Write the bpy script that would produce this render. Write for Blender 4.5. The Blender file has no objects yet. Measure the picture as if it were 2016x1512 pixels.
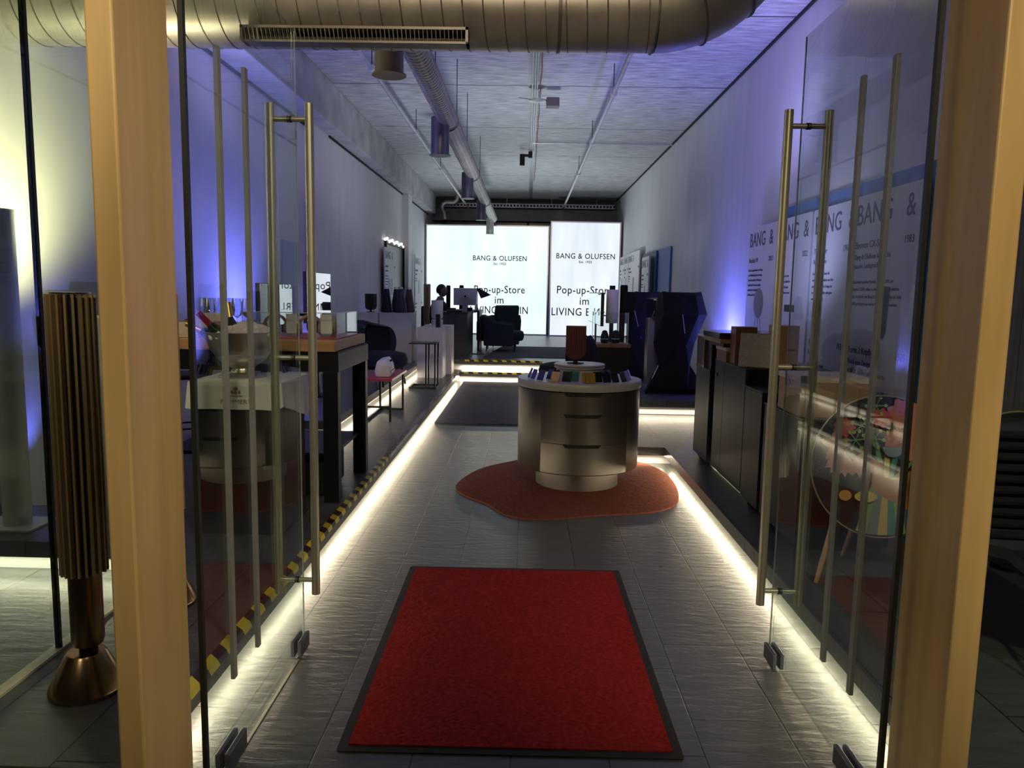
import bpy, bmesh, math, random
from math import sin, cos, pi, radians as R
from mathutils import Vector, Matrix
random.seed(7)
S = bpy.context.scene
COL = S.collection

# ------------------------------------------------------------------ camera, world, exposure
cam_d = bpy.data.cameras.new('camera'); cam = bpy.data.objects.new('camera', cam_d); COL.objects.link(cam)
F = 1490.0
cam_d.sensor_fit = 'HORIZONTAL'; cam_d.sensor_width = 36.0; cam_d.lens = F / 2016 * 36.0
cam_d.clip_start = 0.05; cam_d.clip_end = 200
yv = Vector(((1037 - 1008) / F, -(575 - 756) / F, -1)).normalized()
zv = Vector((sin(.0196), cos(.0196), 0)); zv = (zv - yv * zv.dot(yv)).normalized()
xv = yv.cross(zv)
cam.matrix_world = Matrix(((xv.x, xv.y, xv.z, 0), (yv.x, yv.y, yv.z, 0), (zv.x, zv.y, zv.z, 1.6), (0, 0, 0, 1)))
S.camera = cam
W = bpy.data.worlds.new('world'); S.world = W; W.use_nodes = True
W.node_tree.nodes['Background'].inputs[0].default_value = (.75, .68, .55, 1)
W.node_tree.nodes['Background'].inputs[1].default_value = .006
S.view_settings.view_transform = 'Standard'; S.view_settings.look = 'None'
S.view_settings.exposure = 0.0; S.view_settings.gamma = 1.0; S.view_settings.use_curve_mapping = False

# ------------------------------------------------------------------ lights of the place
WARM = (1.0, .80, .50); LED = (1.0, .86, .60); BLUE = (.16, .17, 1.0); COOL = (.86, .95, 1.0); VIOLET = (.44, .40, 1.0); PALEV = (.50, .50, 1.0)
def area(name, loc, rot, sx, sy, power, col, spread=180):
    d = bpy.data.lights.new(name, 'AREA'); d.shape = 'RECTANGLE'; d.size = sx; d.size_y = sy
    d.energy = power; d.color = col; d.spread = R(spread)
    o = bpy.data.objects.new(name, d); o.location = loc; o.rotation_euler = rot; COL.objects.link(o); return o
def spot(name, loc, target, power, col, ang=80, blend=.8, rad=.05):
    d = bpy.data.lights.new(name, 'SPOT'); d.energy = power; d.color = col; d.spot_size = R(ang); d.spot_blend = blend
    d.shadow_soft_size = rad
    o = bpy.data.objects.new(name, d); o.location = loc
    o.rotation_euler = (Vector(target) - Vector(loc)).to_track_quat('-Z', 'Y').to_euler(); COL.objects.link(o); return o
def point(name, loc, power, col, rad=.05):
    d = bpy.data.lights.new(name, 'POINT'); d.energy = power; d.color = col; d.shadow_soft_size = rad
    o = bpy.data.objects.new(name, d); o.location = loc; COL.objects.link(o); return o
LEDP = 3.8     # watts per metre of strip
# strips under the platform edges (facing down and outwards)
for y0, y1 in ((2.3, 6.0), (6.0, 9.7), (9.7, 13.3)):
    area('led_strip', (-1.215, (y0 + y1) / 2, .088), (0, R(-38), 0), .02, y1 - y0, LEDP * (y1 - y0), LED)
area('led_strip', (1.37, 4.6, .088), (0, R(38), 0), .02, 4.6, LEDP * 4.6, LED)
area('led_strip', (.82, 6.98 + .05, .088), (R(-20), 0, 0), 1.0, .02, LEDP * 1.0, LED)
area('led_strip', (1.5, 8.9, .268), (R(-20), 0, 0), 2.2, .02, LEDP * 2.4, LED)
area('led_strip', (.36, 11.2, .268), (0, R(20), 0), .02, 4.2, LEDP * 3.5, LED)
area('led_strip', (-.42, 13.36, .088), (R(-20), 0, 0), 1.45, .02, LEDP * 3, LED)
area('led_strip', (-.42, 13.76, .268), (R(-20), 0, 0), 1.45, .02, LEDP * 4, LED)
area('led_strip', (-1.86, 10.2, .268), (0, R(-20), 0), .02, 7.0, LEDP * 5.5, LED)
area('led_strip', (-2.5, 3.56, .268), (R(-20), 0, 0), 1.1, .02, LEDP * 1.1, LED)
# warm mall light, given by added unseen spots aimed at single things
spot('added_mall_spot', (2.0, -1.0, 3.9), (-1.05, 2.05, 1.5), 520, (1, .82, .54), 34, .9, .15)
spot('added_mall_spot', (-1.0, -1.2, 3.9), (-1.6, 4.4, 1.15), 260, (1, .84, .62), 22, .9, .1)
spot('added_mall_spot', (-2.0, -1.2, 3.9), (-1.5, 2.5, .9), 120, (1, .84, .60), 22, .9, .1)
spot('added_mall_spot', (2.6, -.6, 3.9), (2.3, 3.0, 0), 170, (.95, 1, .88), 40, .9, .1)
spot('added_mall_spot', (.75, -1.6, 4.2), (1.18, 2.2, 1.5), 480, (1, .80, .50), 34, .9, .15)
spot('added_mall_spot', (-.2, -.6, 4.2), (-.6, 4.6, 3.3), 480, (1, .78, .50), 44, .9, .15)
spot('added_mall_spot', (0, .2, 4.2), (0, 3.3, 0), 30, (1, .82, .62), 80, .9, .15)
# warm wall washer by the window
spot('wall_washer', (-2.42, 4.36, 1.60), (-3.08, 4.25, 2.55), 200, (1, .86, .46), 150, 1.0, .05)
area('led_strip', (1.60, 5.3, .198), (0, R(-30), 0), .015, 2.2, 7, LED)
# blue uplights along the walls
spot('blue_uplight', (2.38, 9.95, .75), (2.68, 9.5, 2.0), 165, BLUE, 140, 1.0, .1)
spot('wall_wash', (1.9, 6.6, 1.6), (2.68, 7.6, 2.9), 46, PALEV, 150, 1.0, .2)
spot('blue_uplight', (2.42, 10.4, .5), (2.66, 10.3, 2.2), 130, BLUE, 140, 1.0, .1)
spot('blue_uplight', (-2.45, 8.0, 1.2), (-3.06, 7.9, 2.0), 150, BLUE, 140, 1.0, .1)
spot('wall_wash', (-2.2, 5.9, 1.5), (-3.08, 6.6, 2.6), 14, PALEV, 150, 1.0, .2)
spot('blue_uplight', (-2.98, 10.46, .5), (-3.06, 10.45, 3.2), 45, BLUE, 100, 1.0, .05)
spot('blue_uplight', (-2.88, 13.75, .5), (-2.95, 13.85, 3.0), 30, BLUE, 100, 1.0, .05)
spot('blue_uplight', (-2.95, 4.55, .5), (-3.08, 4.5, 2.0), 16, BLUE, 100, 1.0, .05)
spot('violet_uplight', (2.1, 7.2, 2.7), (1.4, 8.6, 4.4), 150, VIOLET, 150, 1.0, .2)
spot('violet_uplight', (-2.4, 6.9, 2.7), (-1.6, 7.9, 4.4), 105, VIOLET, 150, 1.0, .2)
# added cool fill spots without fixtures, lifting the ceiling further back
spot('cool_fill', (.2, 11.5, .4), (.1, 12.5, 4.4), 380, COOL, 120, 1.0, .3)
spot('cool_fill', (-.2, 17.5, .6), (-.1, 18.0, 4.4), 380, COOL, 150, 1.0, .3)

# ------------------------------------------------------------------ materials
def mat(name, col, rough=.5, metal=0.0, var=.12, scale=6.0, bump=0.0, stretch=(1, 1, 1), spec=.5, coat=0.0, rvar=0.0):
    m = bpy.data.materials.new(name); m.use_nodes = True; nt = m.node_tree; b = nt.nodes['Principled BSDF']
    tc = nt.nodes.new('ShaderNodeTexCoord'); mp = nt.nodes.new('ShaderNodeMapping'); mp.inputs['Scale'].default_value = stretch
    nz = nt.nodes.new('ShaderNodeTexNoise'); nz.inputs['Scale'].default_value = scale; nz.inputs['Detail'].default_value = 6
    rp = nt.nodes.new('ShaderNodeValToRGB')
    rp.color_ramp.elements[0].position = .3; rp.color_ramp.elements[1].position = .7
    rp.color_ramp.elements[0].color = (*[c * (1 - var) for c in col], 1); rp.color_ramp.elements[1].color = (*[min(1, c * (1 + var)) for c in col], 1)
    L = nt.links.new
    L(tc.outputs['Object'], mp.inputs[0]); L(mp.outputs[0], nz.inputs['Vector']); L(nz.outputs['Fac'], rp.inputs[0]); L(rp.outputs[0], b.inputs['Base Color'])
    b.inputs['Roughness'].default_value = rough; b.inputs['Metallic'].default_value = metal
    b.inputs['Specular IOR Level'].default_value = spec; b.inputs['Coat Weight'].default_value = coat
    if rvar:
        mr = nt.nodes.new('ShaderNodeMapRange'); mr.inputs['To Min'].default_value = max(.02, rough - rvar); mr.inputs['To Max'].default_value = min(1, rough + rvar)
        L(nz.outputs['Fac'], mr.inputs['Value']); L(mr.outputs[0], b.inputs['Roughness'])
    if bump:
        bp = nt.nodes.new('ShaderNodeBump'); bp.inputs['Strength'].default_value = bump; bp.inputs['Distance'].default_value = .01
        L(nz.outputs['Fac'], bp.inputs['Height']); L(bp.outputs[0], b.inputs['Normal'])
    m['b'] = 1
    return m
def slate(name, col):
    m = bpy.data.materials.new(name); m.use_nodes = True; nt = m.node_tree; b = nt.nodes['Principled BSDF']; L = nt.links.new
    tc = nt.nodes.new('ShaderNodeTexCoord')
    mp = nt.nodes.new('ShaderNodeMapping'); mp.inputs['Rotation'].default_value = (0, 0, R(90)); mp.inputs['Location'].default_value = (0, .025, 0)
    br = nt.nodes.new('ShaderNodeTexBrick'); br.inputs['Scale'].default_value = 1; br.inputs['Brick Width'].default_value = .62; br.inputs['Row Height'].default_value = .34
    br.inputs['Mortar Size'].default_value = .0035; br.inputs['Mortar Smooth'].default_value = .2; br.offset = .37
    br.inputs['Color1'].default_value = (*col, 1); br.inputs['Color2'].default_value = (*[c * .78 for c in col], 1); br.inputs['Mortar'].default_value = (.02, .02, .018, 1)
    m2 = nt.nodes.new('ShaderNodeMapping'); m2.inputs['Scale'].default_value = (3, 11, 4)
    n1 = nt.nodes.new('ShaderNodeTexNoise'); n1.inputs['Scale'].default_value = 2.2; n1.inputs['Detail'].default_value = 9; n1.inputs['Roughness'].default_value = .6; n1.inputs['Distortion'].default_value = .5
    n2 = nt.nodes.new('ShaderNodeTexNoise'); n2.inputs['Scale'].default_value = 1.2
    mx = nt.nodes.new('ShaderNodeMix'); mx.data_type = 'RGBA'; mx.blend_type = 'MULTIPLY'; mx.inputs[0].default_value = .55
    L(tc.outputs['Object'], mp.inputs[0]); L(mp.outputs[0], br.inputs['Vector']); L(tc.outputs['Object'], m2.inputs[0]); L(m2.outputs[0], n1.inputs['Vector']); L(tc.outputs['Object'], n2.inputs['Vector'])
    L(br.outputs['Color'], mx.inputs[6]); L(n1.outputs['Fac'], mx.inputs[7]); L(mx.outputs[2], b.inputs['Base Color'])
    mr = nt.nodes.new('ShaderNodeMapRange'); mr.inputs['To Min'].default_value = .20; mr.inputs['To Max'].default_value = .46
    L(n1.outputs['Fac'], mr.inputs['Value']); L(mr.outputs[0], b.inputs['Roughness'])
    ad = nt.nodes.new('ShaderNodeMath'); ad.operation = 'MULTIPLY_ADD'; ad.inputs[1].default_value = -.6; L(br.outputs['Fac'], ad.inputs[0]); L(n1.outputs['Fac'], ad.inputs[2])
    bp = nt.nodes.new('ShaderNodeBump'); bp.inputs['Strength'].default_value = .55; bp.inputs['Distance'].default_value = .008
    L(ad.outputs[0], bp.inputs['Height']); L(bp.outputs[0], b.inputs['Normal'])
    return m
def ceiling_mat():
    m = mat('ceiling_concrete', (.42, .42, .43), .5, 0, .42, 5.0, .5, (.7, 4, 1)); nt = m.node_tree; L = nt.links.new; b = nt.nodes['Principled BSDF']
    tc = next(n for n in nt.nodes if n.type == 'TEX_COORD'); rp = next(n for n in nt.nodes if n.type == 'VALTORGB')
    sx = nt.nodes.new('ShaderNodeSeparateXYZ'); L(tc.outputs['Object'], sx.inputs[0])
    def ma(op, a, v):
        n = nt.nodes.new('ShaderNodeMath'); n.operation = op; L(a, n.inputs[0]); n.inputs[1].default_value = v; return n.outputs[0]
    f = ma('LESS_THAN', ma('FRACT', ma('DIVIDE', ma('SUBTRACT', sx.outputs['Y'], 8.06), 2.69), 0), .010)
    mx = nt.nodes.new('ShaderNodeMix'); mx.data_type = 'RGBA'; L(f, mx.inputs[0]); L(rp.outputs[0], mx.inputs[6]); mx.inputs[7].default_value = (.03, .03, .035, 1); L(mx.outputs[2], b.inputs['Base Color'])
    return m
def emit(name, col, strength, var=.06):
    m = bpy.data.materials.new(name); m.use_nodes = True; nt = m.node_tree; nt.nodes.clear(); L = nt.links.new
    o = nt.nodes.new('ShaderNodeOutputMaterial'); e = nt.nodes.new('ShaderNodeEmission'); tc = nt.nodes.new('ShaderNodeTexCoord')
    mp = nt.nodes.new('ShaderNodeMapping'); mp.inputs['Scale'].default_value = (1.6, 1, .35); nz = nt.nodes.new('ShaderNodeTexNoise'); nz.inputs['Scale'].default_value = 1.3
    mr = nt.nodes.new('ShaderNodeMapRange'); mr.inputs['From Min'].default_value = .3; mr.inputs['From Max'].default_value = .7
    mr.inputs['To Min'].default_value = strength * (1 - var); mr.inputs['To Max'].default_value = strength * (1 + var)
    e.inputs[0].default_value = (*col, 1)
    L(tc.outputs['Object'], mp.inputs[0]); L(mp.outputs[0], nz.inputs['Vector']); L(nz.outputs['Fac'], mr.inputs['Value']); L(mr.outputs[0], e.inputs[1]); L(e.outputs[0], o.inputs[0])
    return m
def glass_mat(name, tint=(.93, .97, .95), boost=1.0):
    m = bpy.data.materials.new(name); m.use_nodes = True; nt = m.node_tree; nt.nodes.clear(); L = nt.links.new
    o = nt.nodes.new('ShaderNodeOutputMaterial'); t = nt.nodes.new('ShaderNodeBsdfTransparent'); g = nt.nodes.new('ShaderNodeBsdfGlossy'); g.inputs['Roughness'].default_value = .0
    ge = nt.nodes.new('ShaderNodeNewGeometry'); mi = nt.nodes.new('ShaderNodeMix'); mi.inputs[2].default_value = 1.5; mi.inputs[3].default_value = 1 / 1.5
    fr = nt.nodes.new('ShaderNodeFresnel'); mu = nt.nodes.new('ShaderNodeMath'); mu.operation = 'MULTIPLY'; mu.inputs[1].default_value = boost; mu.use_clamp = True
    mx = nt.nodes.new('ShaderNodeMixShader'); t.inputs[0].default_value = (*tint, 1); g.inputs[0].default_value = (.95, .97, .96, 1)
    L(ge.outputs['Backfacing'], mi.inputs[0]); L(mi.outputs[0], fr.inputs['IOR']); L(fr.outputs[0], mu.inputs[0]); L(mu.outputs[0], mx.inputs[0]); L(t.outputs[0], mx.inputs[1]); L(g.outputs[0], mx.inputs[2]); L(mx.outputs[0], o.inputs[0])
    return m
def hazard_mat():
    m = mat('hazard_tape', (.75, .60, .03), .35, 0, .1); nt = m.node_tree; L = nt.links.new; b = nt.nodes['Principled BSDF']
    tc = next(n for n in nt.nodes if n.type == 'TEX_COORD'); rp = next(n for n in nt.nodes if n.type == 'VALTORGB')
    sx = nt.nodes.new('ShaderNodeSeparateXYZ'); L(tc.outputs['Object'], sx.inputs[0])
    def ma(op, a, v=0, b2=None):
        n = nt.nodes.new('ShaderNodeMath'); n.operation = op; L(a, n.inputs[0])
        if b2 is not None: L(b2, n.inputs[1])
        else: n.inputs[1].default_value = v
        return n.outputs[0]
    s = ma('ADD', ma('ADD', sx.outputs['X'], 0, sx.outputs['Y']), 0, ma('MULTIPLY', sx.outputs['Z'], .7))
    f = ma('LESS_THAN', ma('FRACT', ma('DIVIDE', s, .17), 0), .5)
    mx = nt.nodes.new('ShaderNodeMix'); mx.data_type = 'RGBA'; L(f, mx.inputs[0]); L(rp.outputs[0], mx.inputs[6]); mx.inputs[7].default_value = (.035, .012, .012, 1); L(mx.outputs[2], b.inputs['Base Color'])
    return m
M = {}
M['slate'] = slate('slate_tile', (.135, .14, .13)); M['slate_dark'] = slate('dark_slate_tile', (.13, .135, .135))
M['ceil'] = ceiling_mat()
M['wall'] = mat('wall_plaster', (.60, .60, .62), .7, 0, .05, 1.4, .1, (3, 3, .5))
M['beam'] = mat('beam_concrete', (.40, .40, .41), .8, 0, .25, 2.5, .5)
M['joint'] = mat('dark_joint', (.012, .012, .014), .8)
M['backdark'] = mat('back_wall_paint', (.17, .18, .18), .7)
M['maple'] = mat('maple_wood', (.56, .39, .165), .42, 0, .13, 1.6, .05, (9, 9, .7))
M['glass'] = glass_mat('clear_glass'); M['glass_wine'] = glass_mat('wine_glass', (.95, .96, .97), 4.5); M['glass_thin'] = glass_mat('vitrine_glass', (.98, .99, .985))
M['glassedge'] = mat('gasket_rubber', (.008, .012, .010), .4)
M['steel'] = mat('brushed_steel', (.46, .45, .36), .36, .7, .08, 14, .02, (1, 1, .05))
M['strip'] = mat('frosted_strip', (.23, .24, .23), .6)
M['mat_red'] = mat('red_carpet_pile', (.27, .018, .019), .95, 0, .25, 60, .8, spec=.05)
M['rubber'] = mat('black_rubber', (.018, .018, .018), .8)
M['drum'] = mat('brushed_champagne_metal', (.20, .18, .158), .38, .85, .05, 10, .0, (1, 1, .05))
M['white_top'] = mat('white_lacquer', (.45, .44, .43), .35, 0, .03)
M['white'] = mat('white_paint', (.72, .72, .73), .5, 0, .03)
M['lilac'] = mat('plinth_white', (.60, .58, .60), .55, 0, .03)
M['terra'] = mat('terracotta_felt', (.175, .060, .038), .95, 0, .18, 40, .6, spec=.05)
M['purple'] = mat('grey_violet_pile', (.040, .040, .066), .95, 0, .35, 35, 1.0, (.4, 2, 1), spec=.05)
M['greyrug'] = mat('grey_rug', (.10, .11, .12), .95, 0, .25, 40, .6, spec=.05)
M['black'] = mat('satin_black', (.006, .006, .007), .45, 0, .1, spec=.3)
M['blackfab'] = mat('black_fabric', (.004, .004, .007), .95, 0, .3, 80, .3)
M['navyfab'] = mat('navy_fabric', (.012, .016, .034), .95, 0, .3, 80, .3)
M['tealfab'] = mat('dark_teal_fabric', (.022, .034, .042), .9, 0, .3, 80, .3)
M['charcoal'] = mat('charcoal_lacquer', (.019, .022, .026), .5, .0, .08, 4, spec=.25)
M['deskdark'] = mat('dark_oak', (.055, .055, .058), .5, 0, .2, 3, .05, (6, 6, .6))
M['oak'] = mat('oak_top', (.42, .22, .09), .5, 0, .15, 2.0, .05, (.8, 9, 9))
M['oakslat'] = mat('oak_slats', (.34, .215, .10), .55, 0, .15, 3.0, .05, (9, 9, .6))
M['gold'] = mat('gold_slats', (.60, .46, .26), .45, .3, .1, 3)
M['bronze'] = mat('bronze_metal', (.33, .19, .11), .24, 1, .06, 14, .0, (1, 1, .05))
M['silver'] = mat('polished_pewter', (.46, .43, .37), .30, .9, .1, 5, .02)
M['alu'] = mat('aluminium', (.62, .63, .65), .3, 1, .05)
M['galv'] = mat('galvanised_sheet', (.47, .45, .42), .46, .75, .15, 5, .03, rvar=.08)
M['galvedge'] = mat('seam_zinc', (.20, .195, .18), .5, .8)
M['spigot_lit'] = mat('zinc_painted_lit', (.36, .31, .25), .6, .3); M['darkgrille'] = mat('dark_grille', (.03, .025, .02), .6)  # nearest outlet coloured lighter and warmer to stand for mall light on it
M['ductblack'] = mat('dark_duct_spigot', (.10, .10, .12), .4, .6)
M['cloth'] = mat('white_linen', (.62, .62, .58), .9, 0, .04, 20, .1)
M['clothgold'] = mat('gold_print', (.20, .14, .05), .7)
M['ice'] = mat('crushed_ice', (.72, .64, .58), .35, 0, .1, 20, .4)
M['foilgold'] = mat('gold_foil', (.65, .42, .10), .3, .9, .2, 20, .2)
M['foilred'] = mat('red_foil', (.38, .02, .03), .35, .4, .1)
M['bottle'] = mat('dark_green_glass', (.012, .025, .012), .15)
M['carton'] = mat('cream_carton', (.52, .42, .33), .7)
M['tan'] = mat('light_walnut', (.33, .20, .10), .5, 0, .12, 3, .03, (.8, 9, 9))
M['walnut'] = mat('walnut', (.20, .095, .05), .5, 0, .18, 3, .03, (9, 9, .8))
M['cream'] = mat('cream_panel', (.55, .47, .36), .5)
M['grillecloth'] = mat('speaker_cloth', (.36, .33, .30), .9, 0, .2, 40, .4, (1, 1, 6))
M['redspk'] = mat('wine_red_anodised', (.13, .030, .030), .42, .3, .05)
M['redspk_dark'] = mat('wine_red_groove', (.006, .002, .002), .6)
M['brownspk'] = mat('dark_brown_slats', (.045, .028, .022), .5)
M['magenta'] = mat('magenta_lacquer', (.42, .035, .09), .4)
M['mirrorblack'] = mat('glossy_screen', (.78, .78, .78), .015, 1, .01)
M['poster'] = mat('poster_board', (.60, .60, .63), .55, 0, .02)
M['ink'] = mat('navy_ink', (.025, .025, .10), .6)
M['inkred'] = mat('red_ink', (.20, .03, .04), .6)
M['blueboard'] = mat('blue_board', (.045, .15, .42), .6, 0, .04)
M['panel'] = emit('lit_fabric_panel', (.80, .95, 1.0), 1.15, .10); M['panel2'] = emit('lit_fabric_panel_pale', (.84, .92, 1.0), 1.02, .10)
M['panelink'] = mat('panel_ink', (.02, .03, .035), .7)
M['screenwhite'] = emit('lit_screen', (.9, .95, 1), .5)
M['fairy'] = emit('small_lamps', (1, .9, .8), 4, .02)
M['skin'] = mat('skin', (.22, .125, .09), .6, 0, .08, 12); M['hair'] = mat('dark_hair', (.012, .010, .009), .7)
M['jacket'] = mat('dark_jacket', (.012, .013, .017), .9)
M['hazard'] = hazard_mat()
M['curtain'] = mat('grey_wood_panel', (.16, .15, .14), .7, 0, .2, 3, .1, (9, 9, .6))
M['seam'] = mat('dark_slit', (.015, .015, .015), .7)
M['edgeglow'] = mat('painted_edge_glow', (.85, .9, .86), .25, .3, .03); M['pipe'] = mat('grey_pipe', (.50, .50, .53), .45, .6)
M['whitecol'] = mat('pale_column', (.60, .66, .60), .35)
def plain(n, c, r=.5, me=0): M[n] = mat(n, c, r, me, .05); return M[n]

# ------------------------------------------------------------------ mesh helpers
class MB:
    def __init__(s): s.bm = bmesh.new()
    def box(s, x0, y0, z0, x1, y1, z1):
        v = [s.bm.verts.new(p) for p in ((x0, y0, z0), (x1, y0, z0), (x1, y1, z0), (x0, y1, z0), (x0, y0, z1), (x1, y0, z1), (x1, y1, z1), (x0, y1, z1))]
        for f in ((3, 2, 1, 0), (4, 5, 6, 7), (0, 1, 5, 4), (1, 2, 6, 5), (2, 3, 7, 6), (3, 0, 4, 7)): s.bm.faces.new([v[i] for i in f])
        return s
    def loops(s, loops, cap=True, closed=True):
        vs = [[s.bm.verts.new(p) for p in l] for l in loops]; n = len(vs[0])
        for a, b in zip(vs, vs[1:]):
            for i in range(n if closed else n - 1):
                j = (i + 1) % n
                try: s.bm.faces.new((a[i], a[j], b[j], b[i]))
                except ValueError: pass
        if cap and closed:
            for l, fl in ((vs[0], 1), (vs[-1], 0)):
                try: s.bm.faces.new(l[::-1] if fl else l)
                except ValueError: pass
        return s
    def lathe(s, prof, c=(0, 0, 0), n=32, a0=0, a1=2 * pi, sx=1, sy=1):
        full = abs(a1 - a0 - 2 * pi) < 1e-6
        ang = [a0 + (a1 - a0) * i / (n if full else n - 1) for i in range(n)]
        ls = [[(c[0] + max(r, 1e-4) * cos(a) * sx, c[1] + max(r, 1e-4) * sin(a) * sy, c[2] + z) for a in ang] for r, z in prof]
        return s.loops(ls, cap=full, closed=full)
    def cyl(s, p0, p1, r0, r1=None, n=16): return s.tube([p0, p1], [r0, r0 if r1 is None else r1], n)
    def tube(s, pts, r, n=10):
        pts = [Vector(p) for p in pts]; rs = r if isinstance(r, (list, tuple)) else [r] * len(pts)
        ls = []; up = None
        for i, p in enumerate(pts):
            t = (pts[min(i + 1, len(pts) - 1)] - pts[max(i - 1, 0)]).normalized()
            if up is None: up = Vector((0, 0, 1)) if abs(t.z) < .9 else Vector((1, 0, 0))
            a = t.cross(up).normalized(); b = a.cross(t).normalized(); up = b
            ls.append([p + (a * cos(2 * pi * k / n) + b * sin(2 * pi * k / n)) * rs[i] for k in range(n)])
        return s.loops(ls)
    def prism(s, poly, axis, a, b):
        def P(u, v, w): return {'x': (w, u, v), 'y': (u, w, v), 'z': (u, v, w)}[axis]
        return s.loops([[P(u, v, a) for u, v in poly], [P(u, v, b) for u, v in poly]])
    def ball(s, c, r, sc=(1, 1, 1), sub=3):
        g = bmesh.ops.create_icosphere(s.bm, subdivisions=sub, radius=r)
        for v in g['verts']: v.co = Vector((v.co.x * sc[0] + c[0], v.co.y * sc[1] + c[1], v.co.z * sc[2] + c[2]))
        return s
    def xf(s, m): bmesh.ops.transform(s.bm, matrix=m, verts=s.bm.verts); return s
def rrect(x0, z0, x1, z1, r, n=5):
    p = []
    for cx, cz, a in ((x1 - r, z0 + r, -90), (x1 - r, z1 - r, 0), (x0 + r, z1 - r, 90), (x0 + r, z0 + r, 180)):
        for k in range(n + 1): t = R(a + 90 * k / n); p.append((cx + r * cos(t), cz + r * sin(t)))
    return p
def link(o, parent=None):
    COL.objects.link(o)
    if parent is not None: o.parent = parent
    return o
def obj(name, mb, m, parent=None, smooth=False, bevel=0.0, label=None):
    bm = mb.bm; bmesh.ops.recalc_face_normals(bm, faces=bm.faces)
    me = bpy.data.meshes.new(name); bm.to_mesh(me); bm.free()
    if smooth:
        for p in me.polygons: p.use_smooth = True
    me.materials.append(M[m] if isinstance(m, str) else m)
    o = bpy.data.objects.new(name, me); link(o, parent)
    if bevel:
        b = o.modifiers.new('bevel', 'BEVEL'); b.width = bevel; b.segments = 2; b.limit_method = 'ANGLE'; b.angle_limit = R(50)
    if smooth:
        es = o.modifiers.new('sharp', 'EDGE_SPLIT'); es.split_angle = R(42)
    if label: o['label'] = label
    return o
def thing(name, label, cat, loc=(0, 0, 0), rz=0, group=None):
    o = bpy.data.objects.new(name, None); o.empty_display_size = .1; o.location = loc; o.rotation_euler = (0, 0, rz); link(o)
    return tag(o, label, cat, group)
def tag(o, label, cat, group=None):
    o['label'] = label; o['category'] = cat
    if group: o['group'] = group
    return o
def struct(o, label=None):
    o['kind'] = 'structure'
    if label: o['label'] = label
    return o
def dup(o, loc, rz, label, group=None, swap=None, scale=None):
    def cp(c, par):
        n = c.copy(); COL.objects.link(n)
        if par is not None: n.parent = par
        if swap and n.type == 'MESH' and n.data.materials and n.data.materials[0].name in swap:
            n.data = n.data.copy(); n.data.materials[0] = M[swap[c.data.materials[0].name]]
        for k in [q for q in COL.objects if q.parent == c]: cp(k, n)
        return n
    n = cp(o, None); n.location = loc; n.rotation_euler = (0, 0, rz); n['label'] = label
    if scale: n.scale = (scale,) * 3
    if group: n['group'] = group
    return n
FONT = None
def text(name, body, size, m, parent, loc, align='LEFT', rot=(pi / 2, 0, 0), sx=1.0, thin=0.0, spacing=1.0, line=1.0):
    c = bpy.data.curves.new(name, 'FONT'); c.body = body; c.size = size; c.align_x = align; c.extrude = .0008; c.offset = thin
    c.space_character = spacing; c.space_line = line; c.resolution_u = 3
    t = bpy.data.objects.new(name, c); me = bpy.data.meshes.new_from_object(t)
    bpy.data.objects.remove(t); bpy.data.curves.remove(c)
    me.materials.clear(); me.materials.append(M[m]); o = bpy.data.objects.new(name, me); o.location = loc; o.rotation_euler = rot; o.scale = (sx, 1, 1)
    return link(o, parent)

# ------------------------------------------------------------------ room shell
struct(obj('floor', MB().box(-3.3, -3.0, -.1, 3.0, 24.6, 0), 'slate'), 'grey slate tile floor of the shop aisle')
struct(obj('ceiling', MB().box(-3.3, 2.4, 4.4, 3.0, 23.5, 4.55), 'ceil'), 'rough grey ceiling of wide panels')
struct(obj('wall_right', MB().box(2.68, 2.3, -.1, 2.9, 24.6, 4.4), 'wall'))
w = MB(); w.box(-3.3, 2.3, -.1, -3.08, 10.6, 4.4); w.box(-3.3, 10.6, -.1, -2.95, 24.6, 4.4); struct(obj('wall_left', w, 'wall'))
struct(obj('pillar_left', MB().box(-2.95, 18.0, .36, -2.80, 18.55, 3.83), 'wall'), 'plaster pillar on the wall before the light panels')
struct(obj('wall_back', MB().box(-3.3, 24.3, 0, 3.0, 24.6, 4.4), 'backdark'))
struct(obj('ceiling_beam', MB().box(-3.08, 2.5, 3.83, -2.72, 22.6, 4.4), 'beam', bevel=.01), 'concrete beam along the wall under the ceiling')
struct(obj('trim_1', MB().box(2.655, 2.4, 4.372, 2.68, 23.4, 4.4), 'joint')); struct(obj('trim_2', MB().box(-3.08, 2.5, 3.80, -3.055, 10.6, 3.83), 'joint'))
struct(obj('trim_3', MB().box(-2.95, 11.4, 3.80, -2.93, 22.6, 3.83), 'joint'))
# platforms: slab with a recessed riser
def platform(name, slabs, risers, label):
    m = MB()
    for a in slabs: m.box(*a)
    o = struct(obj(name, m, 'slate_dark'), label)
    m = MB()
    for a in risers: m.box(*a)
    obj('riser', m, 'white', o); return o
platform('floor_platform_left', [(-3.08, 2.06, .1, -1.157, 13.3, .18)], [(-3.08, 2.3, 0, -1.28, 13.3, .1)], 'raised dark slate platform along the window side')
platform('floor_platform_step', [(-1.157, 13.3, .1, .3, 13.7, .18), (-3.08, 13.3, .1, -1.157, 13.7, .18)], [(-3.08, 13.42, 0, .3, 13.7, .1)], 'lower lit step to the back of the shop')
platform('floor_platform_back', [(-2.95, 13.7, .28, 2.68, 24.3, .36), (-2.95, 7.0, .28, -1.82, 13.7, .36)], [(-2.95, 13.82, .18, 2.68, 24.3, .28), (-2.95, 7.0, .18, -1.94, 13.82, .28), (-2.9, 13.8, 0, 2.6, 24.2, .18)], 'upper slate platform with the desk')
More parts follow.
